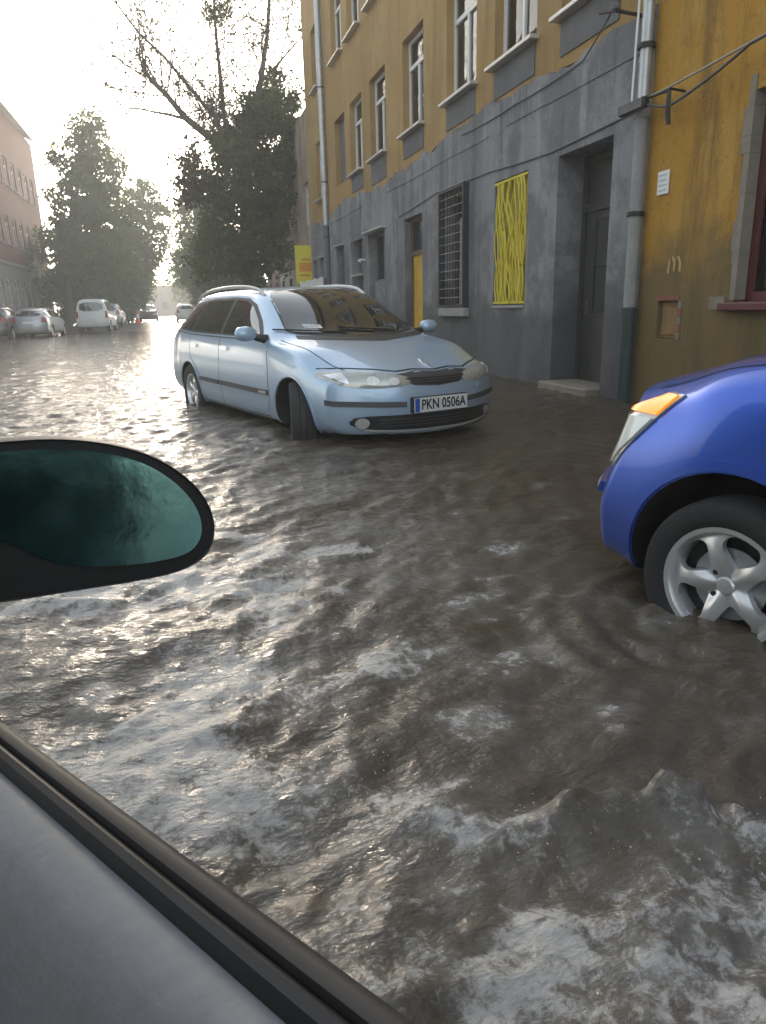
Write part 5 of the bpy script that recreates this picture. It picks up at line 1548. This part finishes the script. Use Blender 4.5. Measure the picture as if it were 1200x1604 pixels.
    nrm = (nrm * .6 + (Cc - Mw).normalized() * .4).normalized()
    nrm = (nrm + Vector((0, 0, -.10))).normalized()
    u = Vector((0, 0, 1)).cross(nrm).normalized()          # across the glass
    if u.dot(_rt) < 0: u = -u
    v = nrm.cross(u)
    if v.z < 0: v = -v
    inv = Matrix.Rotation(-(math.pi / 2 + OWN_H), 4, 'Z')
    def tracepx(pts):
        """outline at the mirror's own plane, metres"""
        out = []
        for px, py in pts:
            d = ray(px, py); t = (Mw - Cc).dot(nrm) / d.dot(nrm)
            p = Cc + d * t - Mw
            out.append((p.dot(u), p.dot(v)))
        return out
    def smooth_loop(p, k=2):
        for _ in range(k):
            q = []
            for i in range(len(p)):
                a, b = p[i], p[(i + 1) % len(p)]
                q += [(a[0] * .75 + b[0] * .25, a[1] * .75 + b[1] * .25), (a[0] * .25 + b[0] * .75, a[1] * .25 + b[1] * .75)]
            p = q
        return p
    outer = smooth_loop(tracepx([(-95, 700), (0, 689), (90, 684), (170, 692), (240, 712), (296, 748), (328, 788), (338, 828), (328, 866), (290, 893), (215, 910), (120, 924), (0, 944), (-95, 952)]))
    glass = smooth_loop(tracepx([(-70, 716), (0, 707), (90, 702), (170, 709), (232, 727), (280, 760), (308, 796), (316, 832), (302, 860), (268, 874), (200, 884), (110, 886), (50, 868), (10, 846), (-70, 836)]))
    n = len(outer)
    cx = sum(p[0] for p in outer) / n; cy = sum(p[1] for p in outer) / n
    rings = [(.968, .0045), (.985, .006), (1.0, .001), (1.012, -.012), (1.0, -.035), (.95, -.06), (.84, -.085), (.62, -.104), (.3, -.113), (.02, -.115)]
    vs = []
    # inner lip follows the glass outline
    loops = []
    for k, d in ((0, -.004), (0, .002)):
        loops.append([(a, b, d) for a, b in glass])
    loops = []
    def W(a, b, d): return inv @ (Mw + u * a + v * b + nrm * d)
    for sc, d in rings:
        loops.append([W(cx + (a - cx) * sc, cy + (b - cy) * sc, d) for a, b in outer])
    m_ = MB()
    vs = [p for l in loops for p in l]
    fs = [(i * n + k, i * n + (k + 1) % n, (i + 1) * n + (k + 1) % n, (i + 1) * n + k) for i in range(len(loops) - 1) for k in range(n)]
    m_.add(vs, fs)
    hs = build('mirror_housing', m_, M['belt'], car, smooth=True, angle=60)
    # bezel between housing edge and glass
    bz = MB()

    bz.add([W(cx + (a - cx) * .972, cy + (b - cy) * .972, .0035) for a, b in outer], [tuple(range(n))])
    build('mirror_bezel', bz, M['sealrubber'], hs)
    g = len(glass)
    gl = MB().add([W(a, b, .0055) for a, b in glass] + [W(a, b, -.001) for a, b in glass], [tuple(range(g))] + [(i, (i + 1) % g, g + (i + 1) % g, g + i) for i in range(g)])
    build('mirror_glass', gl, M['mirror'], hs)
    ft = W(cx - .13, cy - .005, -.05)
    build('mirror_foot', MB().tube([ft, ft.lerp(Vector((1.0, -.10, zb(1.0) + .1)), .5), Vector((1.0, -.10, zb(1.0) + .04))], [.045, .04, .05], 14), M['belt'], hs, smooth=True)
own_car()

# ------------------------------------------------------------------ trees
def leaves(rs_, centres, per, spread, size, squash=.8):
    """leaf-sized faces in clumps round the given centres"""
    c = np.repeat(np.array(centres, float), per, 0)
    n = len(c)
    off = rs_.normal(0, 1, (n, 3)); off *= (spread * rs_.rand(n, 1) ** .6) / np.linalg.norm(off, axis=1, keepdims=True)
    off[:, 2] *= squash
    p = c + off
    a = rs_.normal(0, 1, (n, 3)); a /= np.linalg.norm(a, axis=1, keepdims=True)
    b = np.cross(a, rs_.normal(0, 1, (n, 3))); b /= np.linalg.norm(b, axis=1, keepdims=True)
    s = size * (.6 + .8 * rs_.rand(n, 1))
    quad = np.stack([p - a * s, p + b * s * .55, p + a * s, p - b * s * .55], 1).reshape(-1, 3)
    return quad

def leaf_obj(name, quads, mat, parent):
    q = quads - np.array(ORIG[parent.name])
    n = len(q)
    me_ = bpy.data.meshes.new(name)
    me_.vertices.add(n); me_.vertices.foreach_set('co', q.astype(np.float32).ravel())
    me_.loops.add(n); me_.loops.foreach_set('vertex_index', np.arange(n, dtype=np.int32))
    me_.polygons.add(n // 4); me_.polygons.foreach_set('loop_start', np.arange(0, n, 4, dtype=np.int32))
    me_.update(calc_edges=True)
    return link(name, me_, mat, parent)

def limb(mb, pts, r0, r1, n=7):
    k = len(pts)
    mb.tube(pts, [r0 + (r1 - r0) * (i / (k - 1)) ** .8 for i in range(k)], n)

def twigs(mb, rnd, p, d, length, r, depth, tips):
    pts = [p]
    q = p.copy(); dd = d.normalized()
    nseg = 4
    for i in range(nseg):
        dd = (dd + Vector((rnd.uniform(-.25, .25), rnd.uniform(-.25, .25), rnd.uniform(-.12, .28)))).normalized()
        q = q + dd * length / nseg
        pts.append(q.copy())
    limb(mb, pts, r, r * .45, 5)
    if depth == 0:
        tips.append(q); return
    for i in (1, 2, 3, 4):
        for _ in range(1 if i < 4 else 2):
            ax = Vector((rnd.gauss(0, 1), rnd.gauss(0, 1), rnd.gauss(.3, .8))).normalized()
            twigs(mb, rnd, pts[i], (dd * .7 + ax * .8), length * rnd.uniform(.45, .7), r * .55, depth - 1, tips)

def tree(name, label, base, h, lobes, mat, nclump, per, spread, leaf, seed, group=None, trunk_r=.25, lean=0):
    rnd = random.Random(seed); rs_ = np.random.RandomState(seed)
    t = empty(name, base, label=label, cat='tree', group=group)
    B = Vector(base)
    mb = MB()
    top = B + Vector((lean, 0, h * .55))
    pts = [B + Vector((0, 0, -.2)), B + Vector((lean * .2 + .1, 0, h * .2)), B + Vector((lean * .5 - .1, .1, h * .38)), top]
    limb(mb, pts, trunk_r, trunk_r * .55, 10)
    cs = []
    lobes = [(a, b, c, d * 1.2, e * 1.1) for a, b, c, d, e in lobes]
    tot = sum(l[3] ** 2 for l in lobes)
    for (lx, ly, lz, lr, lh) in lobes:
        c = B + Vector((lx, ly, lz))
        st = pts[2].lerp(top, rnd.random())
        mid = st.lerp(c, .5) + Vector((rnd.uniform(-.4, .4), rnd.uniform(-.4, .4), .2))
        limb(mb, [st, mid, c], trunk_r * .45, .05)
        for _ in range(3):
            e = c + Vector((rnd.gauss(0, 1), rnd.gauss(0, 1), rnd.gauss(0, 1))).normalized() * lr * .8
            limb(mb, [mid, mid.lerp(e, .5), e], .06, .02, 5)
        k = int(nclump * lr ** 2 / tot)
        for _ in range(k):
            v = Vector((rnd.gauss(0, 1), rnd.gauss(0, 1), rnd.gauss(0, 1))).normalized() * (rnd.random() ** .33)
            cs.append((c.x + v.x * lr, c.y + v.y * lr, c.z + v.z * lh))
    build('trunk', mb, M['bark'], t, True, smooth=True, angle=60)
    leaf_obj('crown', leaves(rs_, cs, per, spread, leaf), mat, t)
    return t

def at(px, py, Y):
    d = _fw * FPX + _rt * (px - 600) + _up * (802 - py)
    return Vector((0, 0, CAM_H)) + d * (Y / d.y)

def lobes_at(base, Y, L, k):
    out = []
    for i, (px, py, rx, ry) in enumerate(L):
        p = at(px, py, Y + ((i * 37) % 5 - 2) * .5) - Vector(base)
        out.append((p.x, p.y, p.z, rx / k / 1.2, ry / k / 1.1))
    return out

def big_tree():
    Y0 = 30.0
    base = (3.2, Y0, 0)
    t = empty('street_tree', base, label='large dark street tree with bare upper boughs beside the tenement', cat='tree')
    rnd = random.Random(5); rs_ = np.random.RandomState(9)
    def P(px, py, dy=0.0): return at(px, py, Y0 + dy)
    mb = MB(); tips = []; spare = []
    paths = [([(398, 535, 0), (397, 470, 0), (394, 400, 0), (386, 330, .2), (374, 275, .2), (360, 235, .3)], .34, .17),
             ([(360, 235, .3), (327, 214, 0), (292, 186, -.4), (262, 150, -.8), (240, 128, -1.0), (222, 108, -1.2)], .17, .06),
             ([(292, 186, -.4), (255, 178, -.2), (215, 170, .1), (168, 172, .3)], .06, .02),
             ([(360, 235, .3), (338, 185, .6), (300, 140, 1.0), (258, 90, 1.2), (216, 50, 1.4), (178, 0, 1.8), (160, -50, 2)], .10, .02),
             ([(374, 275, .2), (392, 205, -.5), (408, 130, -1.0), (418, 60, -1.2), (424, -30, -1.4), (430, -90, -1.6)], .16, .03),
             ([(374, 275, .2), (352, 190, -.8), (345, 120, -1.2), (338, 50, -1.5), (334, -20, -1.8), (330, -80, -2)], .11, .025),
             ([(386, 330, .2), (415, 275, .5), (440, 225, .8), (462, 185, 1.0)], .12, .06),
             ([(408, 130, -1), (440, 95, -.8), (470, 60, -.5), (520, 40, 0)], .05, .015),
             ([(394, 400, 0), (350, 340, -.6), (315, 300, -1.0)], .10, .03), ([(394, 400, 0), (430, 340, .4), (450, 290, .8)], .10, .03)]
    for pts, r0, r1 in paths:
        P3 = [P(*q) for q in pts]
        limb(mb, P3, r0, r1, 9)
        for i in range(1, len(P3)):
            hi = P3[i].z > 6.5
            for _ in range(5 if hi else 1):
                p = P3[i - 1].lerp(P3[i], rnd.random())
                d = Vector((rnd.gauss(-.1, .6), rnd.gauss(0, .6), rnd.gauss(.75, .5)))
                twigs(mb, rnd, p, d, rnd.uniform(.9, 1.9), r1 * .35 + .012, 2, tips if hi else spare)
    build('trunk', mb, M['bark'], t, True, smooth=True, angle=60)
    ell = [(432, 165, 36, 56, 1.1), (398, 190, 34, 50, 1), (378, 255, 50, 50, 1.2), (340, 320, 40, 56, 1.2), (415, 300, 46, 84, 1.3), (395, 390, 62, 52, 1.2), (325, 395, 30, 44, 1), (448, 225, 22, 60, .8), (352, 225, 26, 26, .8)]
    cs = []
    for cx, cy, rx, ry, ny in ell:
        for _ in range(int(rx * ry * .031)):
            v = Vector((rnd.gauss(0, 1), rnd.gauss(0, 1), rnd.gauss(0, 1))).normalized() * rnd.random() ** .36
            q = P(cx + v.x * rx, cy + v.z * ry, v.y * 2.0 * ny)
            cs.append(tuple(q))
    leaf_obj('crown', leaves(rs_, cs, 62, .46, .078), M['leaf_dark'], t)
    cs2 = [tuple(P(300 + rnd.gauss(0, 12), 280 + rnd.gauss(0, 26), rnd.gauss(0, .8))) for _ in range(60)]
    leaf_obj('rusty_leaves', leaves(rs_, cs2, 26, .45, .09), M['leaf_rust'], t)
    tt = [tuple(p) for p in tips if rnd.random() < .42]
    leaf_obj('sparse_leaves', leaves(rs_, tt, 4, .14, .05), M['leaf_dark'], t)
    tp = [tuple(P(342 + rnd.gauss(0, 16), 18 + rnd.gauss(0, 16), -1.5 + rnd.gauss(0, .4))) for _ in range(45)]
    leaf_obj('top_tuft', leaves(rs_, tp, 16, .3, .06), M['leaf_dark'], t)['kind'] = 'stuff'
big_tree()
GT = 'trees down both sides of the street'
tree('street_tree', 'second green tree across the street, mirrored in the rear side window of the estate', (-11.5, 31, .3), 10, [(0, 0, 7.0, 2.2, 2.6), (-1.4, 0, 5.2, 2.0, 2.4), (.6, 1, 5.0, 2.1, 2.4), (0, -1.4, 3.4, 2.2, 1.8)], M['leaf_mid'], 200, 36, .7, .15, 17, None, .28)
tree('street_tree', 'green tree across the street mirrored in the estate side windows', (-12.5, 22, .3), 10, [(0, 0, 7.0, 2.4, 2.6), (-1.6, 0, 5.2, 2.2, 2.4), (1.6, 1, 5.0, 2.3, 2.4), (0, -1.4, 3.8, 2.4, 1.8)], M['leaf_mid'], 220, 36, .7, .15, 16, None, .28)
b1 = (-7.4, 58, .3)
tree('street_tree', 'tall full green tree on the left between the brick house and the white van', b1, 14, lobes_at(b1, 58, [(142, 212, 30, 34), (114, 258, 34, 36), (164, 268, 32, 40), (124, 325, 44, 44), (165, 335, 40, 44), (130, 395, 42, 40), (168, 405, 36, 36), (100, 380, 20, 34)], 20.2), M['leaf_mid'], 560, 50, .62, .12, 3, GT, .32, 1.2)
b2 = (-4.7, 73, .3)
tree('street_tree', 'rounded lower tree right of the tall left one, close to the low sun', b2, 11, lobes_at(b2, 73, [(218, 318, 36, 34), (190, 352, 36, 38), (246, 350, 28, 32), (212, 392, 44, 38), (238, 392, 24, 24), (192, 440, 40, 30), (220, 452, 20, 22)], 16.0), M['leaf_mid'], 420, 46, .72, .14, 4, GT, .3, .8)
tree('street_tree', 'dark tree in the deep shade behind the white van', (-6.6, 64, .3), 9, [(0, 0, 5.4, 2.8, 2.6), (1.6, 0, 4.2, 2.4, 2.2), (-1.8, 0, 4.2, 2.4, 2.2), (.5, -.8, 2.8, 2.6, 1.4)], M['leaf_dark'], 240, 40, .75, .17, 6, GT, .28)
b3 = (3.0, 62, .3)
tree('street_tree', 'green tree on the right just beyond the large dark one', b3, 9, lobes_at(b3, 62, [(308, 345, 32, 38), (292, 392, 22, 32), (322, 405, 30, 40), (304, 432, 24, 24), (335, 350, 30, 40)], 18.9), M['leaf_mid'], 300, 46, .65, .125, 8, GT, .28)
tree('street_tree', 'smaller hazy tree on the right near the end of the street', (4.6, 84, .3), 10, [(0, 0, 7.2, 3.2, 3.2), (-1.8, 0, 5.0, 2.8, 2.6), (1.5, 0, 4.5, 3.0, 2.6)], M['leaf_mid'], 180, 36, .95, .22, 10, GT, .3)
tree('street_tree', 'farthest hazy tree on the right at the street end', (6.0, 120, .3), 11, [(0, 0, 7.4, 4.0, 3.6), (-3.0, 0, 5.0, 3.2, 3.0), (2.5, 0, 5, 4, 3)], M['leaf_mid'], 160, 34, 1.2, .30, 12, GT, .35)
tree('street_tree', 'farthest hazy tree on the left at the street end', (-8.5, 118, .3), 13, [(0, 0, 9.0, 4.0, 4.0), (3.0, 0, 5.4, 3.2, 3.2), (-2.5, 0, 6, 4, 4)], M['leaf_mid'], 170, 34, 1.2, .30, 14, GT, .35)
def shrub(label, x, y, r, h, seed, mat='leaf_dark'):  # dark foliage added where only shade lies below the tree crowns
    rnd = random.Random(seed); rs_ = np.random.RandomState(seed)
    t = empty('shrub', (x, y, road_z(y)), label=label, cat='shrub', group='shrubs added for the shade under the street trees')
    mb = MB()
    for k in range(6):
        e = Vector((x + rnd.uniform(-.7, .7) * r, y + rnd.uniform(-.7, .7) * r, h * rnd.uniform(.6, .9)))
        limb(mb, [Vector((x, y, 0)), Vector((x, y, 0)).lerp(e, .5) + Vector((0, 0, .2)), e], .05, .015, 5)
    build('stem', mb, M['bark'], t, True)
    cs = []
    for _ in range(int(60 * r)):
        v = Vector((rnd.gauss(0, 1), rnd.gauss(0, 1), rnd.gauss(0, 1))).normalized() * rnd.random() ** .35
        cs.append((x + v.x * r, y + v.y * r, h * .52 + v.z * h * .5))
    leaf_obj('foliage', leaves(rs_, cs, 40, .55, .13), M[mat], t)
shrub('tall dark shrub added to fill the shaded gap behind the silver car on the left', -7.7, 62, 2.1, 4.6, 41)
shrub('dark shrub added for the shade directly behind the white van', -6.3, 66, 2.5, 4.4, 42)
shrub('dark shrub added for the shade right of the white van, above the grey hatchback', -4.2, 70, 2.0, 4.0, 43)
shrub('dark shrub added for the shade under the large street tree on the right', 3.4, 44, 1.9, 4.2, 44)
shrub('dark shrub added for the shade beyond the roof rails of the estate, near the street end', 2.9, 62, 1.6, 4.2, 45)
fh = empty('far_house', (-3, 170, .3), label='low grey house closing the far end of the street below the sun', cat='building')
build('wall', MB().box(-16, 14, 170, 180, 0, 4.6), M['greybase'], fh, True)
build('roof', MB().prism([(-16.4, 4.604), (14.4, 4.604), (11, 6.6), (-13, 6.6)], 169.6, 180.4, lambda a, b, d: (a, d, b)), M['roof'], fh, True)
for k in range(7):
    build('window', MB().box(-13 + k * 3.6, -11.8 + k * 3.6, 169.96, 170.02, 1.6, 3.2), M['glass'], fh, True)

# ------------------------------------------------------------------ added haze volume, standing in for lens flare over the far trees
HAZE = 0.0045
hz = build('haze', MB().box(-310, 310, -70, 610, -1.1, 19.5), None)
hz.data.materials.clear()
hm = bpy.data.materials.new('flare_haze'); hm.use_nodes = True
for n_ in list(hm.node_tree.nodes):
    if n_.type == 'BSDF_PRINCIPLED': hm.node_tree.nodes.remove(n_)
pv = hm.node_tree.nodes.new('ShaderNodeVolumePrincipled')
pv.inputs['Color'].default_value = (0.95, 0.95, 0.94, 1)
pv.inputs['Density'].default_value = HAZE
pv.inputs['Anisotropy'].default_value = 0.35
hm.node_tree.links.new(pv.outputs[0], hm.node_tree.nodes['Material Output'].inputs['Volume'])
hz.data.materials.append(hm)
hz['kind'] = 'stuff'
hz['label'] = 'thin added haze that washes out the far street like lens flare'
